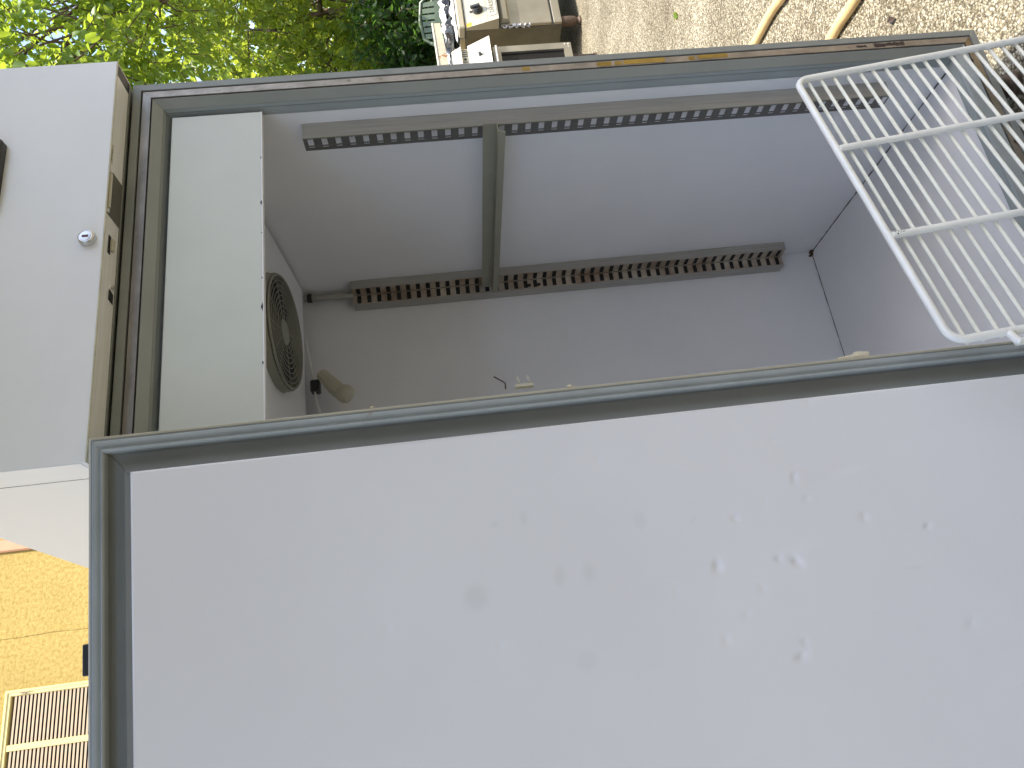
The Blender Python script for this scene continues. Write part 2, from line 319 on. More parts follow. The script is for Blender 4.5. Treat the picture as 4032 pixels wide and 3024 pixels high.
def shutter(x0, x1, z0, z1, mull):
    st = 0.052
    prof = [(0, -0.03), (0, 0.012), (0.006, 0.020), (0.022, 0.020), (0.026, 0.014), (0.046, 0.014), (st, 0.006), (st, -0.03)]
    tf = lambda a, b, h: (a, 5.995 - h, b)
    fr = MB()
    for s in SIDES:
        r = ring_side(s, (x0, x1, z0, z1), prof, tf, True); fr.add(r.v, r.f)
    sh = fr.build('shutter', 'shutter', house)
    MB().box((mull[0], 5.982, z0 + st + .001), (mull[1], 6.02, z1 - st - .001), bev=.004).build('mullion', 'shutter', sh)
    for a, b in ((x0 + st, mull[0]), (mull[1], x1 - st)):
        a += .0005; b -= .0005; z = z1 - st - 0.012; first = None
        while z > z0 + st + 0.03:
            if first is None:
                m = MB().add([tf(a, z, -0.028), tf(b, z, -0.028), tf(b, z - .0115, .002), tf(a, z - .0115, .002), tf(b, z - .0285, .001), tf(a, z - .0285, .001), tf(b, z - .005, -.030), tf(a, z - .005, -.030)], [(0, 1, 2, 3), (3, 2, 4, 5), (5, 4, 6, 7), (7, 6, 1, 0), (1, 2, 4, 6), (0, 3, 5, 7)])
                o = m.build('slat', 'slat', sh); first = (o, z)
            else:
                o = first[0].copy(); COL.objects.link(o); o.parent = sh; o.location = (0, 0, z - first[1]); ORG[o.name] = ORG[sh.name]
            z -= 0.031
    hb = MB().box((x1 - 0.030, 5.965, z1 - 0.20), (x1 - 0.025, 5.974, z1 - 0.10)); hb.box((x1 - 0.042, 5.965, z1 - 0.17), (x1 - 0.037, 5.974, z1 - 0.12)); hb.box((x1 - 0.040, 5.965, z1 - 0.148), (x1 - 0.024, 5.973, z1 - 0.142))
    hb.build('catch', 'slat', sh)
shutter(-0.697, 0.213, 3.76, 5.055, (-.257, -.208))
MB().box((wx0 + .002, 6.12, wz0 + .002), (wx1 - .002, 6.14, wz1 - .002)).build('window_pane', 'glass_dark', house)

# ------------------------------------------------------------------ the freezer
W = 0.70; ZT = 1.6788; ZB = 0.1204; ZTOP = 1.976
fz = empty('freezer', (W / 2, 0.4, 0), 'tall white upright freezer standing open in the shade', 'freezer')
id3 = lambda a, b, h: (a, h, b)
# outer cabinet
MB().box((0.003, 0.012, ZB + .002), (0.028, 0.80, ZTOP)).build('cabinet_side', 'side', fz)
MB().box((W - .028, 0.012, ZB + .002), (W - .003, 0.80, ZTOP)).build('cabinet_side', 'side', fz)
MB().box((0.0285, 0.775, ZB + .002), (W - .0285, 0.80, ZTOP - .001)).build('cabinet_back', 'side', fz)
MB().box((0.0285, 0.0, ZTOP - .02), (W - .0285, 0.774, ZTOP - .002)).build('cabinet_top', 'side', fz)
MB().box((0.0285, 0.04, ZB + .003), (W - .0285, 0.774, ZB + .02)).build('cabinet_bottom', 'steel_rust', fz)
MB().box((0.0035, -0.0006, ZT + .0055), (W - .0035, 0.0115, ZTOP - .0005)).build('cabinet_front', 'trim', fz)
# front frame, four mitred sides of five strips
rect = (0.0, W, ZB, ZT)
for s in SIDES:
    ring_side(s, rect, [(0, 0.0118), (0, 0.001), (0.001, 0), (0.0135, 0), (0.0138, 0.0015), (0.0138, 0.0118)], id3, True).build('outer_trim', 'trim', fz)
    ring_side(s, rect, [(0.0139, 0.007), (0.0168, 0.007)], id3).build('shadow_gap', 'black', fz)
    ring_side(s, rect, [(0.0165, 0.011), (0.0165, 0.0012), (0.0172, 0.0004), (0.0293, 0.0004), (0.0302, -0.0012), (0.0314, -0.0012), (0.0316, 0.0005), (0.0316, 0.011)], id3, True).build('steel_strip', 'steel_rust' if s == 'B' else ('steel_h' if s == 'T' else 'steel'), fz)
    ring_side(s, rect, [(0.0317, 0.006), (0.0338, 0.006)], id3).build('shadow_gap', 'black', fz)
    ring_side(s, rect, [(0.0335, 0.02), (0.0335, 0.0004), (0.0343, -0.0004), (0.049, 0.0098), (0.0498, 0.0115), (0.0498, 0.024)], id3, True).build('frame_profile', 'grey', fz, True, ang=20)
    ring_side(s, rect, [(0.0499, 0.0118), (0.0516, 0.0165), (0.0518, 0.0172)], id3).build('frame_lip', 'grey_blue', fz)
    ring_side(s, rect, [(0.0521, 0.0178), (0.0545, 0.029), (0.0546, 0.034)], id3).build('frame_lip', 'grey_blue', fz)
# amber residue and grime patches on the right steel strip
for z0, z1, w0, w1, mm in ((0.985, 1.0, .018, .027, 'amber'), (0.835, 0.862, .0185, .0288, 'amber'), (0.735, 0.812, .0178, .0280, 'amber'), (0.815, .829, .02, .0285, 'amber'), (0.615, 0.672, .0180, .0270, 'amber'), (.679, .69, .0195, .0285, 'amber'), (0.27, 0.33, .019, .0265, 'seam'), (0.345, 0.365, .021, .0255, 'seam')):
    m = MB(); n_ = 14
    for i in range(n_):
        a = z0 + (z1 - z0) * i / n_; b = z0 + (z1 - z0) * (i + 1) / n_ - .0002
        j0, j1 = rng.uniform(-.0012, .0012, 2)
        m.box((W - w1 + j0 if mm == 'seam' else W - w1, 0.0000 - .0001, a), (W - w0 + (j1 if mm == 'seam' else 0), 0.0003, b))
    m.build('glue_residue' if mm == 'amber' else 'grime', mm, fz)
# liner
XI0, XI1, YB, ZF, ZC = 0.055, 0.645, 0.70, 0.168, 1.622
MB().box((XI1, 0.0345, ZF - .002), (XI1 + 0.02, YB, ZC)).build('liner_side', 'liner', fz)
MB().box((XI0 - .02, 0.0345, ZF - .002), (XI0, YB, ZC)).build('liner_side', 'liner', fz)
MB().box((XI0 - .02, YB + .0005, ZF - .002), (XI1 + 0.02, YB + .02, ZC)).build('liner_back', 'liner', fz)
MB().box((XI0 + .0022, 0.0345, ZF - .02), (XI1 - .0022, YB - .0022, ZF)).build('liner_floor', 'liner', fz)
MB().box((XI0 - .02, 0.0345, ZC + .0005), (XI1 + .02, YB + .02, ZC + .02)).build('liner_ceiling', 'liner', fz)
# dirty seam lines at the floor
def wob(a, b, n, amp, r0):
    a, b = Vector(a), Vector(b); return [a.lerp(b, i / n) + Vector(rng.uniform(-amp, amp, 3)) for i in range(n + 1)], [r0 * rng.uniform(.45, 1.5) for i in range(n + 1)]
pth, rr = wob((XI1 - .0012, 0.035, ZF - .0004), (XI1 - .0012, YB - .001, ZF - .0004), 60, .0003, .0013); MB().tube(pth, rr, 6).build('floor_seam', 'seam', fz)
pth, rr = wob((XI0 + .001, YB - .001, ZF - .0004), (XI1 - .001, YB - .001, ZF - .0004), 60, .0003, .0012); MB().tube(pth, rr, 6).build('floor_seam', 'seam', fz)
m = MB()
for i in range(26):
    c = Vector((XI1 - abs(rng.normal(0, .006)), YB - abs(rng.normal(0, .006)), ZF + abs(rng.normal(0, .004)))); r = rng.uniform(.0015, .0045)
    m.lathe(c, rng.normal(size=3), [(0.001, -r * .6), (r, -r * .2), (r * .8, r * .4), (0.0005, r * .6)], 7)
m.build('rusty_sealant', 'corner_rust', fz)
# ---- evaporator cover
ey0, ez0, ez1 = 0.016, 1.467, 1.6165
ex0, ex1 = 0.0575, 0.6365
und = lambda y: 1.538 - 0.067 * (y - 0.414)
MB().box((ex0, ey0, ez0), (ex1, ey0 + .0014, ez1), bev=0.0004).build('evaporator_front', 'evap', fz)
lip = MB().box((ex0, ey0 - .0002, ez0 - .0026), (ex1, ey0 + 0.011, ez0 - .0002))
lip.add([(ex0, ey0 + .002, ez0 + .0005), (ex1, ey0 + .002, ez0 + .0005), (ex1, ey0 + .012, und(.03)), (ex0, ey0 + .012, und(.03))], [(0, 1, 2, 3)])
lip.build('evaporator_lip', 'liner', fz)
m = MB()
for x, l in ((0.535, .005), (0.30, .004), (0.242, .016), (0.44, .011), (0.15, .007), (0.385, .003)):
    q = ey0 - .0004; m.add([(x, q, ez0 - .0006), (x + l * .45, q, ez0 + .0005 + l * .11), (x + l, q, ez0 - .0003), (x + l * .6, q, ez0 - .0014)], [(0, 1, 2, 3)])
m.build('chip', 'black', fz)
MB().hexa([(ex0, .03, und(.03)), (ex1, .03, und(.03)), (ex1, .64, und(.64)), (ex0, .64, und(.64)), (ex0, .03, ez1 - .001), (ex1, .03, ez1 - .001), (ex1, .64, ez1 - .001), (ex0, .64, ez1 - .001)]).build('evaporator_body', 'liner', fz)
# fan and guard
fc = Vector((0.407, 0.414, 1.516)); fn = Vector((0, -0.067, -0.998)).normalized(); fu = Vector((1, 0, 0)); fw = fn.cross(fu).normalized()
def fp(r, a, h): return fc + fn * h + (fu * math.cos(a) + fw * math.sin(a)) * r
fan = MB()
for r0, r1 in ((.120, .126),):
    vs_ = []; fs = []; N = 48
    for k in range(N):
        a = 2 * math.pi * k / N
        vs_ += [fp(r1, a, -.022), fp(r1, a, -.004), fp(r0, a, -.004), fp(r0, a, -.022)]
    for k in range(N):
        j = (k + 1) % N
        for q in range(4): fs.append((4 * k + q, 4 * k + (q + 1) % 4, 4 * j + (q + 1) % 4, 4 * j + q))
    fan.add(vs_, fs)
fan_o = fan.build('fan', 'guard', fz, True)
for i, r in enumerate(np.linspace(0.034, 0.121, 9)):
    MB().tube([fp(r, 2 * math.pi * k / 44, 0.0) for k in range(44)], 0.0011 if i < 8 else 0.0026, 6, closed=True).build('guard_ring', 'guard', fan_o, True)
for a in (0.15, 0.55, 1.25, 1.75, 2.35, 2.75, 3.45, 4.0, 4.55, 5.0, 5.7):
    MB().tube([fp(.022, a, -.0022), fp(.122, a, -.0022), fp(.127, a, -.02)], 0.0013, 6).build('guard_spoke', 'guard', fan_o, True)
MB().lathe(fc - fn * .003, fn, [(.0, -.002), (.0265, -.002), (.0275, .001), (.024, .0035), (.0, .0045)], 28).build('guard_hub', 'guard', fan_o, True)
for k in range(5):
    a0 = 2 * math.pi * k / 5; vs_ = []
    for q in range(5):
        a = a0 + q * .16; vs_ += [fp(.03, a, -.016 + .003 * q - .006), fp(.112, a, -.018 + .0035 * q - .006)]
    MB().add(vs_, [(2 * q, 2 * q + 1, 2 * q + 3, 2 * q + 2) for q in range(4)]).build('fan_blade', 'black_plastic', fan_o, True)
MB().lathe(fc - fn * .0205, fn, [(.0, -.0005), (.124, -.0005), (.124, .0005), (.0, .0005)], 40).build('fan_backing', 'black', fan_o)
# ---- slotted rails
def slot_face(m, P, ey, ez, w, L, pitch, rows, th, nrm, first):
    """face at origin P, width dir ey, down dir ez; rows=[(w0,w1)] slots"""
    P = Vector(P); ey = Vector(ey); ez = Vector(ez); nrm = Vector(nrm) * th
    def bx(a0, a1, b0, b1):
        p = [P + ey * a + ez * b for a, b in ((a0, b0), (a1, b0), (a1, b1), (a0, b1))]; m.hexa(p + [q - nrm for q in p])
    edges = [0.0]
    for a, b in rows: edges += [a, b]
    edges.append(w)
    for i in range(0, len(edges), 2): bx(edges[i], edges[i + 1], 0, L)
    for a, b in rows:
        z = 0.0; zs = first
        while zs + .010 < L: bx(a, b, z, zs); z = zs + .0105; zs += pitch
        bx(a, b, z, L)
for sx in (1, -1):
    X = XI1 if sx == 1 else XI0
    m = MB(); xo = X - sx * 0.0325; ry = 0.063 if sx == 1 else 0.106
    m.box((min(X - sx * .0005, xo), ry, 0.285), (max(X - sx * .0005, xo), ry + .0012, 1.405))
    r = m.build('rail', 'rail', fz)
    m = MB(); slot_face(m, (xo, ry + .0013, 1.405), (0, 1, 0), (0, 0, -1), .034, 1.12, .025, [(.0038, .0212), (.0240, .0268)], .0011, (-sx, 0, 0), .0075)
    m.build('slotted_face', 'rail_dark', r)
    MB().tube([(xo - sx * .0008, ry + .0006, 0.285), (xo - sx * .0008, ry + .0006, 1.405)], .0011, 6).build('rail_bead', 'runner', r)
for sx in (1, -1):
    X = (lambda d: XI1 - d) if sx == 1 else (lambda d: XI0 + d)
    lo = lambda a, b: (min(a, b), max(a, b))
    z0, z1 = 0.272, 1.402; m = MB()
    a, b = lo(X(.0005), X(.0215)); m.box((a, .633, z0), (b, .6342, z1))
    a, b = lo(X(.0485), X(.0497)); m.box((a, .6676, z0), (b, .6995, z1))
    r = m.build('corner_rail', 'rail', fz)
    m = MB(); slot_face(m, (X(.0225), .6345, z1), (0, 1, 0), (0, 0, -1), .033, z1 - z0, .025, [(.0015, .0315)], .0011, (-sx, 0, 0), .010); m.build('slotted_face', 'slot_steel', r)
    m = MB(); slot_face(m, (X(.0235), .6675, z1), (-sx, 0, 0), (0, 0, -1), .0245, z1 - z0, .025, [(.001, .0225)], .0011, (0, -1, 0), .010); m.build('slotted_face', 'slot_steel', r)
    a, b = lo(X(.0195), X(.0205)); m = MB().box((a, .6355, z0 + .001), (b, .6690, z1 - .001)); a, b = lo(X(.0206), X(.0480)); m.box((a, .6705, z0 + .001), (b, .6712, z1 - .001)); m.build('cavity_shade', 'black', r)  # black sheets stand in for the shade inside the rail
    m = MB()
    for z in (1.386, 1.361, .953, .928): m.lathe((X(.040), .6668, z), (0, -1, 0), [(.0, 0), (.0046, 0), (.0046, .0015), (.0035, .002)], 12)
    m.build('rivet', 'black_plastic', r)
MB().tube([(0.629, 0.673, 1.525), (0.626, 0.671, 1.40)], 0.0085, 14).build('drain_pipe', 'rail', fz, True)
MB().lathe((0.629, 0.673, 1.505), (0, 0, 1), [(.0, 0), (.0115, 0), (.0115, .008), (.010, .012), (.0, .012)], 10).build('pipe_nut', 'black_plastic', fz)
# ---- lamp holder and cables at the back of the evaporator
ax = Vector((-0.075, -0.02, -0.055)).normalized(); o0 = Vector((0.388, 0.625, 1.474))
lh = MB().lathe(o0, ax, [(.0, -.012), (.015, -.012), (.016, .014), (.0155, .016), (.0175, .018), (.0195, .046), (.018, .062), (.0, .064)], 8).build('lamp_holder', 'beige', fz, True)
MB().lathe(o0 + ax * .058, Vector((-.5, -.15, -.85)), [(.0, -.004), (.017, 0), (.0215, .010), (.0225, .020), (.018, .029), (.008, .033), (.0, .034)], 24).build('bulb_socket', 'beige', lh, True)
for k in range(5):
    p = [(0.505 - .0, 0.648 + .003 * k, 1.521), (0.45, 0.650 + .003 * k, 1.514), (0.40, 0.650 + .003 * k, 1.506), (0.335, 0.645 + .004 * k, 1.500), (0.300, 0.640 + .005 * k, 1.494 - .002 * k), (0.275, 0.64 + .005 * k, 1.470 - .004 * k), (0.24, 0.66, 1.455 - .004 * k)]
    MB().tube(p, .0021, 6).build('cable', 'wire_white', fz, True)
MB().box((0.362, 0.640, 1.490), (0.392, 0.668, 1.512), bev=.003).build('cable_clamp', 'black_plastic', fz)
# ---- bottom: legs and rusty base bar
for x in (0.06, W - .06):
    for y in (0.09, 0.72):
        MB().lathe((x, y, 0.0), (0, 0, 1), [(.0, 0), (.024, 0), (.026, .012), (.014, .02), (.014, .1228), (.0, .1228)], 16).build('leg', 'rusty', fz, True)
MB().box((0.10, 0.065, 0.055), (W - .09, 0.10, 0.119), bev=.003).build('base_bar', 'rusty', fz)
# ---- torn foam lumps and clip at the hinge side jamb
def lump(c, s, seed, n=1):
    m = MB(); m.lathe(c, (0, 0, 1), [(0.0, -s[2]), (.6, -s[2] * .8), (1, -s[2] * .2), (.9, s[2] * .4), (.5, s[2] * .85), (0, s[2])], 14)
    c = Vector(c); out = []
    for p in m.v:
        d = p - c; d = Vector((d.x * s[0], d.y * s[1], d.z)); out.append(c + d * (0.8 + .45 * noise.noise((d + Vector((seed, 0, 0))) * 130)))
    m.v = out; return m
# ---- control panel above the door
cp = MB(); y0, y1 = -0.055, -0.0012; zb = 1.6831
sh = MB().box((0.0, y0, zb), (W, y0 + .0016, ZTOP + .004), bev=.0006)
sh.box((0.0, y0 + .0017, zb), (.0016, y1, ZTOP + .004)); sh.box((W - .0016, y0 + .0017, zb), (W, y1, ZTOP + .004))
sh.box((.0017, y0 + .0017, ZTOP + .002), (W - .0017, y1, ZTOP + .0038))
cpo = sh.build('control_panel', 'white', fz)
MB().box((.0018, y0 + .0020, zb + .0006), (W - .024, y1 - .004, zb + .002)).build('underside_plate', 'underside', cpo)
MB().box((.0, y0 - .0004, zb - .0016), (W, y0 + .0022, zb - .0001)).build('panel_edge', 'cream_edge', cpo)
MB().box((.0, y1 - .0035, zb - .001), (W - .002, y1, zb + .0004)).build('panel_back_edge', 'trim', cpo)
MB().box((W - .0235, y0 + .0022, zb + .0007), (W - .0018, y1 - .004, zb + .002)).build('slot_cover', 'black_plastic', cpo)
MB().hexa([(.402, y0 + .0035, zb - .0002), (.484, y0 + .0035, zb - .0002), (.484, y1 - .0005, zb - .0002), (.402, y1 - .0005, zb - .0002), (.402, y0 + .0035, zb + .0005), (.484, y0 + .0035, zb + .0005), (.484, y1 - .0005, zb + .0005), (.402, y1 - .0005, zb + .0005)]).build('lamp_cover', 'lamp_glass', cpo)
MB().tube([(.412, y0 + .008, zb - .001), (.474, y0 + .008, zb - .001)], .0028, 8).build('lamp_tube', 'beige', cpo, True)
MB().box((.404, y0 + .0045, zb - .0022), (.410, y0 + .0095, zb - .0003)).box((.476, y0 + .0045, zb - .0022), (.482, y0 + .0095, zb - .0003)).build('lamp_clip', 'wire_white', cpo)
st_ = MB().box((.497, y0 + .0035, zb + .0001), (.533, y0 + .0115, zb + .0004)).build('sticker', 'beige', cpo)
m = MB()
for a, b in ((.502, .506), (.509, .512), (.515, .520), (.522, .524)): m.box((a, y0 + .0065, zb - .0002), (b, y0 + .0088, zb + .00005))
m.build('sticker_mark', 'label_grey', cpo)
MB().box((.338, y0 + .0175, zb - .0001), (.370, y0 + .0255, zb + .0005)).build('latch_hole', 'black', cpo)
MB().box((.345, y0 + .0225, zb - .0045), (.366, y0 + .0315, zb - .0003), bev=.0008).build('latch_button', 'beige', cpo)
MB().add([(.264, y0 + .031, zb - .0001), (.283, y0 + .031, zb - .0001), (.279, y0 + .046, zb - .0001), (.262, y0 + .046, zb - .0001)], [(0, 1, 2, 3)]).build('switch_hole', 'black', cpo)
MB().lathe((.2885, y0 + .040, zb - .0045), (0, 0, 1), [(.0, 0), (.0038, 0), (.0030, .004), (.0, .0046)], 10).build('screw', 'chrome', cpo, True)
# lock
lk = Vector((.352, y0, 1.705))
MB().lathe(lk, (0, -1, 0), [(.0, 0), (.0128, 0), (.0130, .0035), (.0120, .0075), (.0098, .0092), (.0094, .0086), (.0078, .0086), (.0074, .0094), (.0, .0096)], 36).build('lock', 'chrome', cpo, True, ang=25)
MB().box((.3502, y0 - .0101, 1.7005), (.3536, y0 - .0097, 1.7095)).build('key_slot', 'red', cpo)
# controller bezel (mostly above the picture)
m = MB(); cz_ = []
x0, x1, z0, z1 = .420, .545, 1.8405, 1.925
def rr_path(x0, x1, z0, z1, r, n=6):
    out = []
    for cx_, cz, a in ((x1 - r, z0 + r, -90), (x1 - r, z1 - r, 0), (x0 + r, z1 - r, 90), (x0 + r, z0 + r, 180)):
        for k in range(n + 1): t = math.radians(a + 90 * k / n); out.append((cx_ + r * math.cos(t), cz + r * math.sin(t)))
    return out
pa = rr_path(x0, x1, z0, z1, .010); pb = rr_path(x0 + .003, x1 - .003, z0 + .003, z1 - .003, .009); nn = len(pa)
vs_ = [(a, y0 - .0002, b) for a, b in pa] + [(a, y0 - .011, b) for a, b in pa] + [(a, y0 - .014, b) for a, b in pb]
fs = [(i, (i + 1) % nn, nn + (i + 1) % nn, nn + i) for i in range(nn)] + [(nn + i, nn + (i + 1) % nn, 2 * nn + (i + 1) % nn, 2 * nn + i) for i in range(nn)] + [tuple(range(2 * nn, 3 * nn))]
MB().add(vs_, fs).build('controller', 'black_plastic', cpo, True)
MB().box((.445, y0 - .0146, 1.862), (.520, y0 - .0142, 1.900)).build('display', 'glass_dark', cpo)
m = MB().box((.5325, y0 - .0147, 1.8445), (.5375, y0 - .0142, 1.8475)).box((.492, y0 - .0147, 1.8465), (.498, y0 - .0142, 1.8490)); m.build('button', 'label_grey', cpo)
# left side: narrow return of the panel and seam
MB().box((-.0012, .0128, 1.690), (-.0001, .0141, ZTOP - .0003)).build('side_seam', 'label_grey', fz)
MB().box((-.0009, -.0535, 1.690), (-.0002, 0.0126, ZTOP + .003)).build('side_return', 'side', fz)
MB().box((0.0, .0142, ZB + .004), (.0028, .80, ZTOP - .0002)).build('side_skin', 'side', fz)
# ---- the open door
xh, yh, th = 0.0274, -0.0700, -0.1552
dl = Vector((-math.cos(th), -math.sin(th), 0)); dn = Vector((math.sin(th), -math.cos(th), 0)); HP = Vector((xh, yh, 0))
dtf = lambda s, z, h: HP + dl * s + dn * h + Vector((0, 0, z))
DW = 0.695; DZ0, DZ1 = 0.118, 1.6735
dr = MB()
rect_d = (0.0, DW, DZ0, DZ1)
door = MB().box((0.0016, DZ0 + .0016, -.052), (DW - .0016, DZ1 - .0016, -.0060), tf=lambda a, b, h: dtf(a, b, h)).build('door', 'white', fz)
for s in SIDES:
    ring_side(s, rect_d, [(0, -.0525), (0, .0005), (.0006, .0012), (.0042, .0012), (.0045, -.0005), (.0016, -.0005), (.0016, -.0525)], dtf, True).build('door_edge', 'enamel' if s != 'L' else 'beige', door)
    ring_side(s, rect_d, [(.0034, .0014), (.0036, .0030), (.0062, .0030), (.0066, .0022)], dtf).build('gasket_base', 'trim', door, True)
    ring_side(s, rect_d, [(.0064, .0004), (.0068, .0065), (.0082, .0082), (.0130, .0078), (.0152, .0058), (.0178, .0060), (.0196, .0102), (.0216, .0128), (.0236, .0116), (.0242, .0085), (.0244, .0004)], dtf).build('gasket', 'gasket', door, True, ang=60)
    ring_side(s, rect_d, [(.0243, .0010), (.0265, -.0030), (.032, -.0035), (.042, .0020), (.0505, .0120), (.0530, .0180), (.0640, .0186)], dtf, gap=.0003).build('door_profile', 'shoulder', door, True)
# inner sheet of the door with its dents
DENTS = [(0.163, 0.738, .010, .0030), (0.207, 0.83, .008, .0028), (0.265, 0.865, .011, .0045), (0.266, 0.782, .007, .0030), (0.272, 0.758, .012, .0048), (0.189, 0.785, .007, .0016), (0.192, 0.727, .008, .0018), (0.226, 0.652, .009, .0024), (0.248, 0.566, .007, .0022), (0.109, 0.756, .010, .0016), (0.062, 0.696, .008, .0018), (0.201, 0.883, .008, .0018), (0.291, 0.925, .007, .0016), (0.301, 0.81, .009, .0018), (0.358, 0.871, .009, .0024), (0.391, 0.776, .012, .0040), (0.374, 0.768, .007, .0018), (0.33, 0.838, .008, .0016), (0.38, 0.537, .012, .0016), (0.386, 0.65, .010, .0013), (0.105, 1.31, .005, .0013), (0.29, 1.302, .008, .0018), (0.328, 1.162, .008, .0019), (0.326, 1.185, .005, .0016), (0.108, 1.002, .010, .0020), (0.102, 1.187, .005, .0011), (0.143, 1.199, .006, .0011)]
CREASE = [(0.162, 0.664, .004, .028, .0011, .15), (0.25, 0.738, .004, .018, .0012, .1), (0.126, 0.889, .005, .026, .0010, -.25), (0.150, 0.735, .004, .02, .0014, -.2)]
SMUDGE = [(0.174, 1.112, .010, .005, .4), (0.266, 1.186, .016, .016, .55), (0.252, 1.075, .013, .008, .45), (0.252, 1.036, .012, .009, .4), (0.36, 1.055, .013, .014, .35), (0.194, 0.959, .012, .009, .35), (0.176, 1.151, .004, .004, .4), (0.30, 0.60, .0016, .018, .3), (0.348, 0.665, .0012, .012, .3)]
s0, s1, zz0, zz1 = 0.0545, DW - .0545, DZ0 + .058, 1.6125
ns, nz = 190, 470
S = np.linspace(s0, s1, ns); Z = np.linspace(zz0, zz1, nz); SS, ZZ = np.meshgrid(S, Z)
Hh = np.full_like(SS, .0205) + .0010 * np.sin(SS * 9 + 1) * np.sin(ZZ * 4.3) + .0005 * np.sin(SS * 21 + ZZ * 13)
r2 = np.random.default_rng(3)
for (a, b, r, d) in DENTS:
    ang = r2.uniform(0, 3.14); el = r2.uniform(.55, .9); ds, dz = SS - a, ZZ - b
    p = ds * math.cos(ang) + dz * math.sin(ang); q = (-ds * math.sin(ang) + dz * math.cos(ang)) / el
    rho = np.sqrt(p * p + q * q) / (r * .60)
    Hh -= .95 * d * np.exp(-rho ** 1.45); Hh += .05 * d * np.exp(-((rho - 2.3) / .8) ** 2)
for (a, b, ws, wz, d, sl) in CREASE:
    ds, dz = SS - a, ZZ - b; t = ds - sl * dz if wz > ws else dz - sl * ds
    Hh += d * .9 * np.tanh(t / (min(ws, wz) * .8)) * np.exp(-((dz if wz > ws else ds) / max(ws, wz)) ** 2) * np.exp(-np.abs(t) / .03)
edge = np.minimum.reduce([SS - s0, s1 - SS, ZZ - zz0, zz1 - ZZ]); Hh = np.where(edge < 1e-6, .0203, Hh)
stain = np.zeros_like(SS)
for (a, b, ws, wz, k) in SMUDGE:
    rho = np.sqrt(((SS - a) / ws) ** 2 + ((ZZ - b) / wz) ** 2); stain = np.maximum(stain, k / (1 + np.exp((rho - .9) * 7)))
pts = np.stack([HP.x + dl.x * SS + dn.x * Hh, HP.y + dl.y * SS + dn.y * Hh, ZZ], -1).reshape(-1, 3)
dm = MB()
idx = np.arange(ns * nz).reshape(nz, ns)
quads = np.stack([idx[:-1, :-1], idx[:-1, 1:], idx[1:, 1:], idx[1:, :-1]], -1).reshape(-1, 4)
# folded edge of the sheet
off = ORG[door.name]
me = bpy.data.meshes.new('inner_sheet'); loop = list(idx[0, :]) + list(idx[1:, -1]) + list(idx[-1, -2::-1]) + list(idx[-2:0:-1, 0])
rim = np.array([pts[i] - np.array(dn) * .0022 for i in loop]); nv = len(pts); nl = len(loop)
allv = np.concatenate([pts, rim]) - np.array(off); fl = quads.tolist() + [[int(loop[i]), nv + i, nv + (i + 1) % nl, int(loop[(i + 1) % nl])] for i in range(nl)]
me.from_pydata(allv.tolist(), [], fl); me.update()
me.polygons.foreach_set('use_smooth', [True] * len(quads) + [False] * nl)
att = me.attributes.new('stain', 'FLOAT', 'POINT'); att.data.foreach_set('value', np.concatenate([stain.ravel(), np.zeros(nl)]).astype(np.float32))
dmat = mat('dented_white_door_sheet', (0.79, 0.785, 0.785), 0.40, var=0.04, vscale=3)
t = dmat.node_tree; b = t.nodes['Principled BSDF']; src = b.inputs['Base Color'].links[0].from_socket
an = t.nodes.new('ShaderNodeAttribute'); an.attribute_name = 'stain'; mx = t.nodes.new('ShaderNodeMix'); mx.data_type = 'RGBA'
ml = t.nodes.new('ShaderNodeMath'); ml.operation = 'MULTIPLY'; ml.inputs[1].default_value = 0.38
t.links.new(an.outputs['Fac'], ml.inputs[0]); t.links.new(ml.outputs[0], mx.inputs[0]); t.links.new(src, mx.inputs[6]); mx.inputs[7].default_value = (0.50, 0.50, 0.47, 1); t.links.new(mx.outputs[2], b.inputs['Base Color'])
me.materials.append(dmat)
o = bpy.data.objects.new('inner_sheet', me); COL.objects.link(o); o.parent = door
MB().box((.263, DZ1 - .004, -.050), (.302, DZ1 + .0180, -.022), tf=dtf, bev=.0012).build('hinge_cap', 'black_plastic', door)
# hinge-side jamb debris: clip, wire and foam
c = MB()
for z in (1.078, 1.093): c.hexa([(0.0455, -.052, z - .003), (0.0485, -.055, z - .003), (0.0485, -.049, z - .003), (0.0455, -.049, z - .003), (0.0615, -.046, z - .0012), (0.0620, -.048, z - .0012), (0.062, -.044, z + .0008), (0.0615, -.044, z + .0008)])
c.box((0.0425, -.056, 1.072), (0.0468, -.047, 1.098)).build('clip', 'beige', fz)
MB().tube([(0.043, -.052, 1.112), (0.053, -.048, 1.111), (0.057, -.046, 1.114), (0.066, -.046, 1.126)], .0011, 6).build('wire_end', 'seam', fz, True)
for c_, s_, sd in (((0.034, -.057, .585), (.010, .006, .016), 3), ((0.033, -.058, 1.02), (.004, .004, .006), 5), ((0.031, -.06, .60), (.006, .005, .03), 8), ((0.032, -.06, 1.30), (.003, .003, .004), 11)):
    lump(c_, s_, sd).build('torn_foam', 'foam', fz, True)

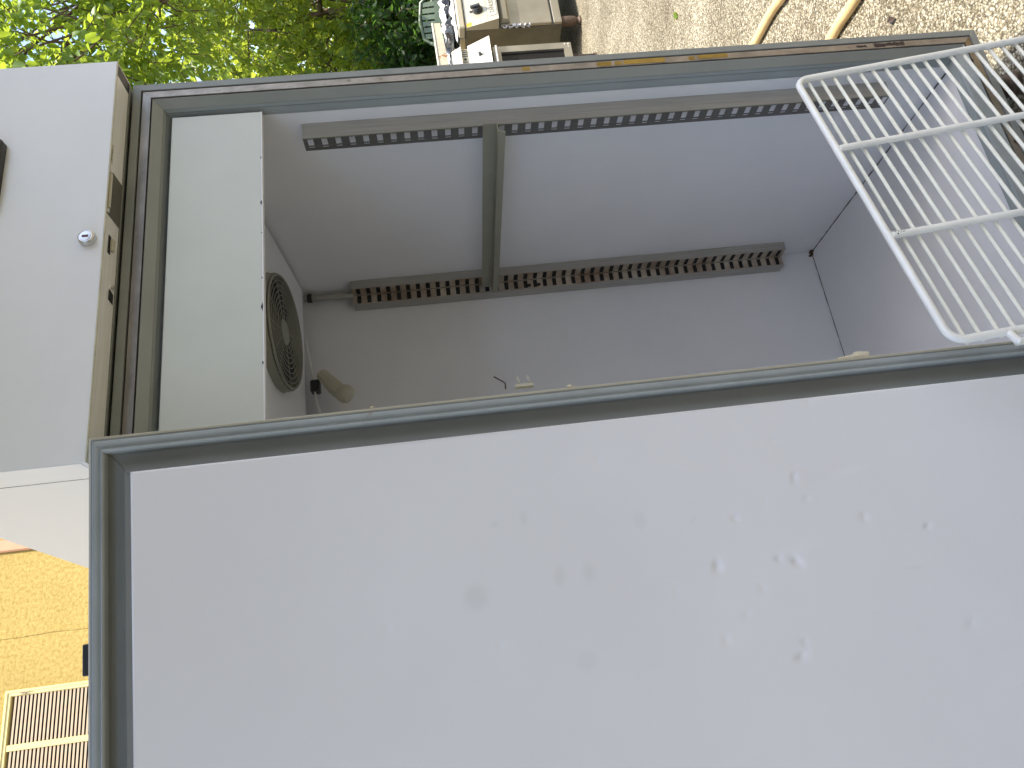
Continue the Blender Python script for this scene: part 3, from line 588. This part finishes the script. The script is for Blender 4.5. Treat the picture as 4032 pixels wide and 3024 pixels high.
# ------------------------------------------------------------------ shelf runner hanging on the rails
rn = MB()
prof = [(.6225, 1.078), (.6225, 1.0525), (.6235, 1.0515), (.6040, 1.0500), (.6025, 1.0385), (.6012, 1.0385), (.6026, 1.0516), (.6212, 1.0535), (.6212, 1.078)]
m = MB(); n_ = len(prof)
for y in (0.0585, 0.662): m.v += [Vector((x - .012, y, z + (.0 if y < .1 else -.003))) for x, z in prof]
m.f = [(i, (i + 1) % n_, n_ + (i + 1) % n_, n_ + i) for i in range(n_)] + [tuple(range(n_)), tuple(range(n_, 2 * n_))]
run = empty('shelf_runner', (0.61, 0.36, 1.05), 'cream coated metal runner hung level between the slotted rails', 'shelf runner')
m.build('runner_angle', 'runner', run)
for y, xx in ((0.0700, .6095), (0.648, .6095)):
    MB().box((xx, y - .004, 1.060), (xx + .012, y + .004, 1.0705)).build('hook', 'runner', run)

# ------------------------------------------------------------------ wire shelf leaning in the doorway
A = Vector((0.594, -0.013, 0.512)); B = Vector((0.008, -0.142, 0.504)); SD = Vector((0.0375, -0.1105, -0.9932)).normalized()
AB = (B - A).normalized(); LW = (B - A).length; SL = 0.506
shelf = empty('wire_shelf', tuple((A + B) / 2 + SD * SL), 'cream white wire shelf standing on edge leaning in the open doorway', 'wire shelf')
sn = AB.cross(SD).normalized()
if sn.y > 0: sn = -sn            # towards the photographer
def sp(a, b, h=0.0): return A + AB * a + SD * b + sn * h
rc = .022; R1 = .0061
path = []
for cx_, cy_, a in ((rc, rc, 180), (LW - rc, rc, 270), (LW - rc, SL - rc, 0), (rc, SL - rc, 90)):
    for k in range(7): t_ = math.radians(a + 90 * k / 6); path.append(sp(cx_ + rc * math.cos(t_), cy_ + rc * math.sin(t_)))
MB().tube(path, R1, 12, closed=True).build('rim_wire', 'shelf', shelf, True)
for a in (LW * .325, LW * .665):
    MB().tube([sp(a, .004, .0035), sp(a, SL - .004, .0035)], R1 * .95, 12).build('cross_wire', 'shelf', shelf, True)
k = 0; b_ = .0225
while b_ < SL - .012:
    j = rng.uniform(-.0012, .0012, 2)
    MB().tube([sp(-.004, b_ + j[0], -.0058), sp(LW * .5, b_ + (j[0] + j[1]) / 2 + rng.uniform(-.0006, .0006), -.0056), sp(LW + .004, b_ + j[1], -.0058)], .0031, 8).build('thin_wire', 'shelf_thin', shelf, True); b_ += .0238
for a0 in (LW + .002,):
    MB().tube([sp(a0 - .001, .078, 0), sp(a0 + .016, .080, .004), sp(a0 + .019, .083, .004)], R1 * .9, 10).build('hook_end', 'shelf', shelf, True)
    MB().tube([sp(a0 + .014, .084, -.006), sp(a0 + .014, SL - .1, -.006)], R1 * .8, 10).build('hook_wire', 'shelf_thin', shelf, True)
m = MB(); c0 = sp(LW * .665, .012, .0035)
for i in range(7):
    c = sp(LW * .665 + rng.uniform(-.002, .002), .008 + i * .0022, .0035 + R1 * .80); m.lathe(c, sn, [(.0, -.0004), (rng.uniform(.0012, .0022), 0), (.0005, .0012)], 7)
m.build('chipped_paint', 'black', shelf)

# ------------------------------------------------------------------ hose on the ground
def smooth_path(pts, n=10):
    pts = [Vector(p) for p in pts]; out = []
    for i in range(len(pts) - 1):
        p0 = pts[max(i - 1, 0)]; p1 = pts[i]; p2 = pts[i + 1]; p3 = pts[min(i + 2, len(pts) - 1)]
        for k in range(n):
            t_ = k / n; out.append(.5 * ((2 * p1) + (-p0 + p2) * t_ + (2 * p0 - 5 * p1 + 4 * p2 - p3) * t_ ** 2 + (-p0 + 3 * p1 - 3 * p2 + p3) * t_ ** 3))
    out.append(pts[-1]); return out
hz = .0150
hp = [(1.25, -1.1, hz), (1.42, -.2, hz), (1.525, .55, hz), (1.575, .75, hz), (1.60, .92, hz), (1.66, 1.25, hz), (1.58, 1.75, hz), (1.30, 1.95, hz), (1.08, 1.6, hz), (1.17, .95, hz), (1.225, .55, hz), (1.215, .40, hz), (1.19, .15, hz), (1.05, -.6, hz), (0.95, -1.5, hz)]
hose = top(MB().tube(smooth_path(hp, 12), hz, 12).build('garden_hose', 'hose', None, True), 'orange rubber garden hose looped on the sunlit pebble concrete', 'hose')

# ------------------------------------------------------------------ steel stove with a knob
sv = empty('stove', (4.2, 3.15, 0), 'dirty stainless steel catering stove with black knob and maker name plate', 'stove')
X0, X1, Y0, Y1 = 3.80, 4.65, 2.835, 3.62
MB().box((X0, Y0 + .012, .14), (X1, Y1, .80), bev=.003).build('body', 'stove_side', sv)
MB().box((X0 + .004, Y0 - .012, .142), (X1 - .004, Y0 + .0115, .198), bev=.003).build('kick_plate', 'stove_steel', sv)
dd = MB().box((X0 + .004, Y0 - .014, .212), (X1 - .004, Y0 + .0115, .560), bev=.004).build('oven_door', 'stove_steel', sv)
hd = MB().add([(X0 + .02, Y0 - .0142, .497), (X1 - .02, Y0 - .0142, .497), (X1 - .02, Y0 - .050, .515), (X0 + .02, Y0 - .050, .515), (X0 + .02, Y0 - .056, .545), (X1 - .02, Y0 - .056, .545), (X1 - .02, Y0 - .0142, .562), (X0 + .02, Y0 - .0142, .562)], [(0, 1, 2, 3), (3, 2, 5, 4), (4, 5, 6, 7), (0, 3, 4, 7), (1, 2, 5, 6), (0, 1, 6, 7)]).build('handle', 'stove_panel', dd)
pn = MB().add([(X0 + .002, Y0 - .075, .577), (X1 - .002, Y0 - .075, .577), (X1 - .002, Y0 - .010, .797), (X0 + .002, Y0 - .010, .797), (X0 + .002, Y0 + .0118, .577), (X1 - .002, Y0 + .0118, .577), (X1 - .002, Y0 + .0118, .797), (X0 + .002, Y0 + .0118, .797)], [(0, 1, 2, 3), (4, 5, 6, 7), (0, 1, 5, 4), (3, 2, 6, 7), (0, 3, 7, 4), (1, 2, 6, 5)]).build('control_panel', 'stove_panel', sv)
pdir = Vector((0, .065, .22)).normalized(); pno = Vector((0, -.22, .065)).normalized()
def pp(x, s, h): return Vector((x, Y0 - .075, .577)) + pdir * s + pno * h
MB().hexa([pp(X0 + .003, .0735, .0002), pp(X1 - .003, .0735, .0002), pp(X1 - .003, .0755, .0002), pp(X0 + .003, .0755, .0002), pp(X0 + .003, .0735, .0006), pp(X1 - .003, .0735, .0006), pp(X1 - .003, .0755, .0006), pp(X0 + .003, .0755, .0006)]).build('panel_seam', 'label_grey', pn)
for kx in (3.925, 4.28):
    kb = MB().lathe(pp(kx, .135, 0), pno, [(.0, 0), (.036, 0), (.037, .008), (.030, .020), (.028, .030), (.024, .034), (.0, .034)], 24).build('knob', 'black_plastic', pn, True)
    tfk = lambda a, b, h: pp(kx + a, .135 + b, h)
    MB().box((-.010, -.026, .030), (.010, .040, .050), tf=lambda a, b, h: tfk(a, b, h), bev=.003).build('knob_grip', 'black_plastic', kb)
    MB().box((-.004, .038, .004), (.004, .056, .010), tf=lambda a, b, h: tfk(a, b, h)).build('pointer', 'black_plastic', kb)
cu = bpy.data.curves.new('name_plate', 'FONT'); cu.body = 'ZANUSSI'; cu.size = .040; cu.extrude = .0004; cu.align_x = 'LEFT'
to = bpy.data.objects.new('name_plate', cu); COL.objects.link(to)
bpy.context.view_layer.update(); dg = bpy.context.evaluated_depsgraph_get(); tme = bpy.data.meshes.new_from_object(to.evaluated_get(dg)); bpy.data.objects.remove(to)
tm = MB(); xs = [v.co.x for v in tme.vertices]; wtx = max(xs) - min(xs)
tm.v = [pp(3.868 + (v.co.x - min(xs)) * .128 / wtx, .024 + v.co.y * 1.1, .0008 + v.co.z) for v in tme.vertices]; tm.f = [tuple(p.vertices) for p in tme.polygons]
tm.build('name_lettering', 'label_grey', pn)
def strip(pl, w, h):
    m = MB()
    for (a, b), (c, d) in zip(pl[:-1], pl[1:]):
        v = Vector((c - a, d - b)).normalized() * w; nx, ny = -v.y, v.x
        m.hexa([pp(a - v.x + nx, b - v.y + ny, .0003), pp(c + v.x + nx, d + v.y + ny, .0003), pp(c + v.x - nx, d + v.y - ny, .0003), pp(a - v.x - nx, b - v.y - ny, .0003), pp(a - v.x + nx, b - v.y + ny, h), pp(c + v.x + nx, d + v.y + ny, h), pp(c + v.x - nx, d + v.y - ny, h), pp(a - v.x - nx, b - v.y - ny, h)])
    return m
strip([(3.842, .060), (3.842, .014), (3.850, .006), (3.99, .006)], .0022, .0008).build('plate_outline', 'label_grey', pn)
MB().hexa([pp(3.806, .188, .0003), pp(3.838, .188, .0003), pp(3.838, .226, .0003), pp(3.806, .226, .0003), pp(3.806, .188, .0008), pp(3.838, .188, .0008), pp(3.838, .226, .0008), pp(3.806, .226, .0008)]).build('orange_sticker', 'orange', pn)
MB().box((X0 - .004, Y0 - .022, .803), (X1 + .004, Y0 + .075, .850), bev=.008).build('front_rim', 'stove_panel', sv)
MB().box((X0, Y0 + .076, .8005), (X1, Y1, .842), bev=.004).build('top_plate', 'stove_steel', sv)
for cx_ in (4.02, 4.42):
    for cy_ in (3.05, 3.40):
        gm = MB()
        for k in range(4):
            a = k * math.pi / 2; d = Vector((math.cos(a), math.sin(a), 0)); gm.tube([Vector((cx_, cy_, .868)) + d * .03, Vector((cx_, cy_, .868)) + d * .15, Vector((cx_, cy_, .843)) + d * .158], .006, 6)
        gm.tube([(cx_ + .11 * math.cos(q * math.pi / 12), cy_ + .11 * math.sin(q * math.pi / 12), .866) for q in range(24)], .005, 6, closed=True)
        gm.build('burner_grate', 'black_plastic', sv, True)
MB().box((X0 - .0012, Y0 + .20, .30), (X0 - .0002, Y0 + .55, .70)).build('reflection_patch', 'stove_steel', sv)  # lighter plate paints a reflection onto the stove side
for lx in (X0 + .05, X1 - .05):
    for ly in (Y0 + .03, Y1 - .05):
        MB().lathe((lx, ly, 0), (0, 0, 1), [(.0, 0), (.030, 0), (.030, .012), (.020, .025), (.032, .05), (.034, .139), (.0, .139)], 12).build('leg', 'rusty', sv, True)
m = MB()
for i in range(16):
    z = .36 + .012 * i + rng.uniform(-.004, .004); c = Vector((X0 - .003, Y0 - .008 + rng.uniform(-.01, .012), z))
    m.lathe(c, rng.normal(size=3), [(.0, -.006), (rng.uniform(.006, .014), -.001), (rng.uniform(.004, .012), .004), (.0, .006)], 6)
m.build('torn_tape', 'plastic_white', sv)

# ------------------------------------------------------------------ white enamel oven next to it
ov = empty('oven', (3.16, 2.9, 0), 'white enamel oven with dark glass door and bare knob spindle', 'oven')
X0, X1, Y0, Y1 = 2.86, 3.405, 2.62, 3.10
MB().box((X0, Y0 + .03, .165), (X1, Y1, .84), bev=.003).build('body', 'stove_side', ov)
pn2 = MB().add([(X0, Y0 - .055, .690), (X1 + .045, Y0 - .055, .690), (X1 + .02, Y0 - .005, .828), (X0, Y0 - .005, .828), (X0, Y0 + .029, .690), (X1 + .03, Y0 + .029, .690), (X1 + .02, Y0 + .029, .828), (X0, Y0 + .029, .828)], [(0, 1, 2, 3), (4, 5, 6, 7), (0, 1, 5, 4), (3, 2, 6, 7), (0, 3, 7, 4), (1, 2, 6, 5)]).build('control_panel', 'enamel', ov)
MB().lathe((3.325, Y0 - .026, .755), Vector((0, -.94, .34)), [(.0, -.004), (.016, -.004), (.017, .004), (.010, .006), (.010, .022), (.0, .022)], 14).build('spindle', 'black_plastic', pn2, True)
MB().lathe((3.05, Y0 - .026, .755), Vector((0, -.94, .34)), [(.0, -.004), (.016, -.004), (.017, .004), (.010, .006), (.010, .022), (.0, .022)], 14).build('spindle', 'black_plastic', pn2, True)
vt = MB().box((X0 + .005, Y0 + .010, .8285), (X1 + .01, Y0 + .0285, .870)).build('vent_strip', 'sheet', ov)
x = X0 + .03
while x < X1:
    if abs(x - 3.33) > .016: MB().box((x, Y0 + .0092, .833), (x + .0065, Y0 + .0099, .866)).build('vent_slot', 'black', vt)
    x += .0155
MB().lathe((3.333, Y0 + .0098, .850), (0, -1, 0), [(.0, 0), (.010, 0), (.010, .0008)], 14).build('vent_hole', 'black', vt)
MB().add([(X0, Y0 - .012, .872), (X1 + .012, Y0 - .012, .872), (X1 - .004, Y0 + .01, .930), (X0, Y0 + .01, .930), (X0, Y1, .872), (X1 + .012, Y1, .872), (X1 - .004, Y1, .930), (X0, Y1, .930)], [(0, 1, 2, 3), (4, 5, 6, 7), (0, 1, 5, 4), (3, 2, 6, 7), (0, 3, 7, 4), (1, 2, 6, 5)]).build('top_cover', 'enamel', ov)
tfo = lambda a, b, h: (a, Y0 - h, b)
fr = MB()
for s in SIDES:
    r = ring_side(s, (X0 + .006, X1 - .004, .175, .672), [(0, -.028), (0, .010), (.048, .010), (.048, -.010)], tfo, True); fr.add(r.v, r.f)
od = fr.build('oven_door', 'stove_steel', ov)
MB().box((X0 + .054, Y0 + .006, .223), (X1 - .052, Y0 + .012, .624)).build('door_glass', 'glass_dark', od)
MB().tube([(X0 + .06, Y0 - .040, .655), (X1 - .03, Y0 - .040, .655)], .010, 10).build('handle', 'chrome', od, True)
for x in (X0 + .10, X1 - .06): MB().tube([(x, Y0 - .009, .655), (x, Y0 - .032, .655)], .006, 8).build('handle_bracket', 'chrome', od, True)
m = MB()
for a, b in ((X1 - .016, .190), (X1 - .016, .212), (X1 - .040, .190), (X1 - .016, .655), (X1 - .016, .635)): m.lathe((a, Y0 - .0101, b), (0, -1, 0), [(.0, 0), (.0045, 0), (.003, .002)], 8)
m.build('screw', 'chrome', od)
for lx in (X0 + .05, X1 - .05):
    for ly in (Y0 + .08, Y1 - .05):
        MB().lathe((lx, ly, 0), (0, 0, 1), [(.0, 0), (.026, 0), (.026, .012), (.020, .025), (.022, .1645), (.0, .1645)], 12).build('leg', 'rusty', ov, True)

# ------------------------------------------------------------------ rust-spotted sheet and torn film on top of them
P1, P2 = Vector((4.55, 3.46, 0)), Vector((3.30, 2.82, 0)); d = (P2 - P1).normalized(); nn_ = Vector((d.y, -d.x, 0)) * .012
if nn_.y < 0: nn_ = -nn_
rp = empty('metal_panel', tuple((P1 + P2) / 2 + Vector((0, 0, .931))), 'cream sheet metal panel with a rust spot lying across the stove tops', 'metal panel')
zlo = .9305
MB().hexa([P1 + Vector((0, 0, zlo)), P2 + Vector((0, 0, zlo)), P2 + nn_ + Vector((0, 0, zlo)), P1 + nn_ + Vector((0, 0, zlo)), P1 + Vector((0, 0, .995)), P2 + Vector((0, 0, 1.010)), P2 + nn_ + Vector((0, 0, 1.010)), P1 + nn_ + Vector((0, 0, .995))]).build('sheet', 'sheet', rp)
MB().hexa([P1 - nn_ * .4 + Vector((0, 0, .988)), P2 - nn_ * .4 + Vector((0, 0, 1.003)), P2 + nn_ * 1.3 + Vector((0, 0, 1.003)), P1 + nn_ * 1.3 + Vector((0, 0, .988)), P1 - nn_ * .4 + Vector((0, 0, .998)), P2 - nn_ * .4 + Vector((0, 0, 1.013)), P2 + nn_ * 1.3 + Vector((0, 0, 1.013)), P1 + nn_ * 1.3 + Vector((0, 0, .998))]).build('folded_edge', 'enamel', rp)
m = MB(); c = P1.lerp(P2, .56)
for i in range(16):
    q = c + d * rng.normal(0, .018) + Vector((0, 0, .955 + rng.normal(0, .012))) - nn_ * .02; m.lathe(q, -nn_, [(.0, 0), (rng.uniform(.004, .012), .0003), (.002, .0012)], 8)
m.build('rust_spot', 'rust_spot', rp)
def crumple(name, material, x0, x1, y0, y1, zf, amp, seed, nx=60, ny=22, parent=None):
    vs_ = []; fs = []
    for i in range(nx):
        for j in range(ny):
            u, v = i / (nx - 1), j / (ny - 1); x = x0 + (x1 - x0) * u; y = y0 + (y1 - y0) * v
            p = Vector((x * 9 + seed, y * 9, seed)); h = abs(noise.noise(p)) * amp + abs(noise.noise(p * 2.7)) * amp * .5
            e = min(1, 5 * min(u, 1 - u, v, 1 - v) + .08); jx = noise.noise(p * 1.7 + Vector((9, 0, 0))) * .03; jy = noise.noise(p * 1.7 + Vector((0, 9, 0))) * .03
            vs_.append((x + jx, y + jy, zf(x, y) + .002 + h * e))
    for i in range(nx - 1):
        for j in range(ny - 1): a = i * ny + j; fs.append((a, a + 1, a + ny + 1, a + ny))
    return MB().add(vs_, fs).build(name, material, parent)
tz = lambda x, y: .876
bk = empty('plastic_film', (4.2, 3.1, .876), 'torn black and white plastic film heaped on the stove burners', 'plastic film')
crumple('black_film', 'plastic_black', 3.82, 4.62, 2.93, 3.30, tz, .075, 2.0, parent=bk)
crumple('white_film', 'plastic_white', 3.80, 4.63, 2.87, 2.95, lambda x, y: .853, .05, 5.0, 70, 8, bk)
crumple('white_film', 'plastic_white', 3.90, 4.55, 3.02, 3.07, lambda x, y: .905, .07, 8.0, 60, 6, bk)
crumple('white_film', 'plastic_white', 3.84, 4.62, 3.24, 3.36, lambda x, y: .885, .07, 14.0, 60, 8, bk)
bk2 = empty('plastic_film', (3.15, 2.85, .931), 'crumpled black plastic film on the white oven top', 'plastic film')
crumple('black_film', 'plastic_black', 2.90, 3.385, 2.64, 2.76, lambda x, y: .9305, .05, 21.0, 50, 12, bk2)
crumple('white_film', 'plastic_white', 2.92, 3.38, 2.745, 2.80, lambda x, y: .934, .05, 27.0, 50, 7, bk2)

# ------------------------------------------------------------------ stacked green plastic chairs
def chair_proto(loc, rz, label):
    root = empty('plastic_chair', loc, label, 'chair', 'green plastic chairs stacked beside the shrubs')
    ct = {}
    c, s_ = math.cos(rz), math.sin(rz); T = lambda x, y, z: Vector((loc[0] + c * x - s_ * y, loc[1] + s_ * x + c * y, loc[2] + z))
    seat = MB(); seat.hexa([T(-.23, -.24, .415), T(.23, -.24, .415), T(.20, .20, .395), T(-.20, .20, .395), T(-.23, -.24, .435), T(.23, -.24, .435), T(.20, .20, .415), T(-.20, .20, .415)]); seat.build('seat', 'chair', root)
    for sx in (-1, 1):
        for (x, y, x2, y2, top_) in ((.25, -.25, .22, -.22, .64), (.24, .30, .20, .20, .41)):
            MB().hexa([T(sx * x - .025, y - .025, 0), T(sx * x + .025, y - .025, 0), T(sx * x + .025, y + .025, 0), T(sx * x - .025, y + .025, 0), T(sx * x2 - .03, y2 - .03, top_), T(sx * x2 + .03, y2 - .03, top_), T(sx * x2 + .03, y2 + .03, top_), T(sx * x2 - .03, y2 + .03, top_)]).build('leg', 'chair', root)
        MB().tube([T(sx * .235, -.25, .63), T(sx * .265, -.18, .66), T(sx * .275, 0, .665), T(sx * .255, .16, .69), T(sx * .225, .25, .76)], [.022, .026, .026, .024, .02], 8).build('arm', 'chair', root, True)
        MB().tube([T(sx * .205, .19, .40), T(sx * .235, .235, .62), T(sx * .225, .275, .76), T(sx * .17, .30, .83), T(0, .315, .855)], .018, 8).build('back_frame', 'chair', root, True)
    for k in range(6):
        x = -.165 + .066 * k; MB().hexa([T(x - .022, .185, .43), T(x + .022, .185, .43), T(x + .022, .195, .43), T(x - .022, .195, .43), T(x * .9 - .022, .29, .835 - abs(x) * .12), T(x * .9 + .022, .29, .835 - abs(x) * .12), T(x * .9 + .022, .302, .835 - abs(x) * .12), T(x * .9 - .022, .302, .835 - abs(x) * .12)]).build('back_slat', 'chair', root)
    MB().hexa([T(-.20, .235, .62), T(.20, .235, .62), T(.20, .25, .62), T(-.20, .25, .62), T(-.20, .25, .70), T(.20, .25, .70), T(.20, .265, .70), T(-.20, .265, .70)]).build('back_band', 'chair', root)
    return root
c0 = chair_proto((6.02, 4.75, 0), math.radians(-40), 'green plastic armchair at the bottom of its stack')
for i, lb in ((1, 'green plastic armchair in the middle of its stack'), (2, 'green plastic armchair on top of its stack')):
    r = c0.copy(); COL.objects.link(r); r.location = (6.02 - .02 * i, 4.75 - .03 * i, .095 * i); r['label'] = lb
    for ch in list(c0.children): q = ch.copy(); COL.objects.link(q); q.parent = r

# ------------------------------------------------------------------ trees and shrubs
def leaves_mesh(name, C, D, size, material, parent, r):
    """C centres, D directions (n,3)"""
    n = len(C); D = D / np.linalg.norm(D, axis=1, keepdims=True)
    up = np.array([0, 0, 1.0]) + r.normal(0, .55, (n, 3)); sd = np.cross(D, up); sd /= np.linalg.norm(sd, axis=1, keepdims=True) + 1e-9; nm = np.cross(sd, D)
    L = (size * r.uniform(.6, 1.25, n))[:, None]; Wd = L * r.uniform(.26, .36, n)[:, None]
    fold = L * .10; curl = L * r.uniform(.0, .22, n)[:, None]
    v = np.stack([C, C + D * L * .35 + sd * Wd + nm * fold, C + D * L * .35 - nm * 0, C + D * L * .35 - sd * Wd + nm * fold, C + D * L * .72 + sd * Wd * .7 + nm * (fold * .7 - curl * .4), C + D * L * .72 - nm * curl * .45, C + D * L * .72 - sd * Wd * .7 + nm * (fold * .7 - curl * .4), C + D * L - nm * curl], 1)
    faces = np.array([(0, 1, 2), (0, 2, 3), (1, 4, 5), (1, 5, 2), (2, 5, 6), (2, 6, 3), (4, 7, 5), (5, 7, 6)])
    V = v.reshape(-1, 3) - np.array(ORG[parent.name]); Fc = (faces[None] + (np.arange(n) * 8)[:, None, None]).reshape(-1, 3)
    me = bpy.data.meshes.new(name); me.vertices.add(len(V)); me.vertices.foreach_set('co', V.astype(np.float32).ravel())
    me.loops.add(len(Fc) * 3); me.loops.foreach_set('vertex_index', Fc.astype(np.int32).ravel())
    me.polygons.add(len(Fc)); me.polygons.foreach_set('loop_start', np.arange(0, len(Fc) * 3, 3, dtype=np.int32)); me.polygons.foreach_set('loop_total', np.full(len(Fc), 3, np.int32)); me.polygons.foreach_set('use_smooth', np.ones(len(Fc), bool))
    me.update(calc_edges=True); me.validate(); me.materials.append(MT[material]); o = bpy.data.objects.new(name, me); COL.objects.link(o); o.parent = parent; ORG[o.name] = ORG[parent.name]; return o
def plant(kind, base, trunk_top, blobs, n_twigs, per, size, material, label, cat, seed, group=None, trunk_r=.12, droop=.15):
    r = np.random.default_rng(seed); root = empty(kind, base, label, cat, group); b = Vector(base)
    tr = MB(); tt = Vector(trunk_top)
    tr.tube(smooth_path([b, b.lerp(tt, .35) + Vector(r.normal(0, .08, 3)), b.lerp(tt, .7) + Vector(r.normal(0, .08, 3)), tt], 5), [trunk_r * (1 - .55 * i / 15) for i in range(16)], 9)
    C = []; Dd = []; tw = MB()
    bl = [(np.array(c), np.array(s)) for c, s in blobs]
    for c, s in bl:
        cc = Vector(c); st = b.lerp(tt, r.uniform(.55, 1.0)); mid = st.lerp(cc, .5) + Vector(r.normal(0, .12, 3)); tr.tube(smooth_path([st, mid, cc], 5), [trunk_r * .24 * (1 - .75 * i / 10) for i in range(11)], 7)
        for q in range(5):
            e = cc + Vector(r.normal(0, 1, 3) * s * .55); m2 = cc.lerp(e, .5) + Vector(r.normal(0, .05, 3)); tr.tube([mid.lerp(cc, r.uniform(.3, 1)), m2, e], [trunk_r * .10, trunk_r * .07, trunk_r * .03], 5)
    vol = np.array([np.prod(s) ** .75 for c, s in bl]); vol /= vol.sum()
    for _ in range(n_twigs):
        c, s = bl[r.choice(len(bl), p=vol)]
        q = r.normal(size=3); q /= np.linalg.norm(q); rad = r.uniform(.25, 1.0) ** .55
        p = c + q * s * rad; d = q * .8 + r.normal(0, .7, 3) + np.array([0, 0, -droop]); d /= np.linalg.norm(d)
        ln = size * per * .30; sd = np.cross(d, r.normal(size=3)); sd /= np.linalg.norm(sd) + 1e-9
        end = p + d * ln + np.array([0, 0, -droop * ln * .4])
        if _ % 2 == 0: tw.tube([p, (p + end) / 2, end], [.006, .004, .002], 4, cap=False)
        for k in range(per):
            f = (k + .5) / per; pos = p + (end - p) * f; side = sd * (1 if k % 2 else -1); C.append(pos); Dd.append(d * r.uniform(.2, .8) + side * r.uniform(.6, 1.0) + np.array([0, 0, -droop * 1.5]) + r.normal(0, .25, 3))
    trn = tr.build('trunk', 'bark', root, True)
    tw.build('twigs', 'bark', root, True)['kind'] = 'stuff'
    leaves_mesh('crown', np.array(C), np.array(Dd), size, material, root, r)
    return root
plant('broadleaf_tree', (8.3, 4.9, 0), (7.9, 4.8, 3.4), [((5.0, 3.9, 4.05), (1.05, .8, .8)), ((5.75, 4.3, 3.55), (.9, .7, .6)), ((6.2, 4.6, 4.6), (1.2, .9, .9)), ((4.3, 4.1, 5.0), (1.0, .8, .7)), ((7.3, 5.2, 4.2), (1.1, 1, .9)), ((5.4, 4.9, 5.4), (1.2, .9, .6))], 1500, 9, .088, 'leaf', 'tall broadleaf tree arching over the stoves with sky between its leaves', 'tree', 11)
plant('leafy_tree', (8.6, 6.6, 0), (8.2, 6.6, 2.6), [((7.4, 6.0, 3.1), (1.1, .8, .8)), ((8.2, 6.4, 2.3), (1.1, .8, .8)), ((9.1, 6.6, 3.6), (1.3, 1, 1)), ((7.0, 6.4, 2.1), (.9, .7, .7)), ((9.5, 7.6, 2.6), (1.2, 1, 1))], 1700, 9, .085, 'leaf2', 'pale green sunlit tree behind the tall broadleaf tree', 'tree', 12)
plant('shrub', (7.3, 5.9, 0), (7.3, 5.9, .7), [((7.1, 5.7, 1.25), (.8, .6, .55)), ((6.7, 5.9, .8), (.7, .6, .6)), ((7.8, 6.0, .95), (.8, .6, .6)), ((7.0, 5.6, .45), (.9, .5, .4))], 1800, 8, .075, 'leaf3', 'dark green dense shrub behind the green chairs', 'shrub', 13, trunk_r=.06)
plant('shrub', (8.2, 7.4, 0), (8.2, 7.4, .8), [((8.3, 7.2, 1.5), (1.0, .7, .7)), ((9.1, 7.4, 1.0), (.9, .7, .8)), ((7.6, 7.5, 1.1), (.8, .7, .7))], 1500, 8, .08, 'leaf2', 'yellow green sunlit shrub behind the dark shrub', 'shrub', 14, trunk_r=.06)
plant('shrub', (5.6, 6.9, 0), (5.6, 6.9, 1.0), [((5.7, 6.8, 1.7), (1.0, .8, .8)), ((4.9, 6.9, 1.2), (.9, .7, .8)), ((6.4, 7.0, 1.2), (.8, .7, .8)), ((5.5, 6.7, 2.6), (.9, .7, .6))], 1500, 8, .08, 'leaf', 'green shrub growing near the end of the yellow house', 'shrub', 15, trunk_r=.06)
# far belt of trees: one mass
r = np.random.default_rng(20); nL = 26000
ang = r.uniform(math.radians(8), math.radians(75), nL); dist = r.normal(14.5, 1.5, nL); zz = np.abs(r.normal(0, 1, nL)) * 2.4 * (1 + .35 * np.sin(ang * 17)) + .1
C = np.stack([np.sin(ang) * dist, np.cos(ang) * dist, zz], 1)
belt = empty('far_trees', (9, 11, 0), 'belt of sunlit trees closing the garden far behind', 'trees'); belt['kind'] = 'stuff'
bo = leaves_mesh('far_foliage', C, r.normal(size=(nL, 3)) + np.array([0, 0, -.3]), .26, 'leaf2', belt, r); bo['kind'] = 'stuff'
# ------------------------------------------------------------------ fallen leaves on the concrete
for i, (x, y, rz, lb) in enumerate(((2.30, 1.43, .5, 'fallen green leaf lying on the sunlit concrete'), (1.47, .36, 2.2, 'fallen brown leaf lying between the hose strands'), (1.05, .30, 1.1, 'dry leaf scrap lying near the freezer corner'))):
    m = MB(); c = Vector((x, y, .004)); d = Vector((math.cos(rz), math.sin(rz), 0)); s_ = Vector((-d.y, d.x, 0)); L_ = (.06, .045, .03)[i]
    m.add([c, c + d * L_ * .4 + s_ * L_ * .3 + Vector((0, 0, .008)), c + d * L_ * .45 + Vector((0, 0, .001)), c + d * L_ * .4 - s_ * L_ * .3 + Vector((0, 0, .009)), c + d * L_ + Vector((0, 0, .004))], [(0, 1, 2), (0, 2, 3), (1, 4, 2), (2, 4, 3)])
    top(m.build('fallen_leaf', 'leaf2' if i == 0 else 'seam', None, True), lb, 'leaf')
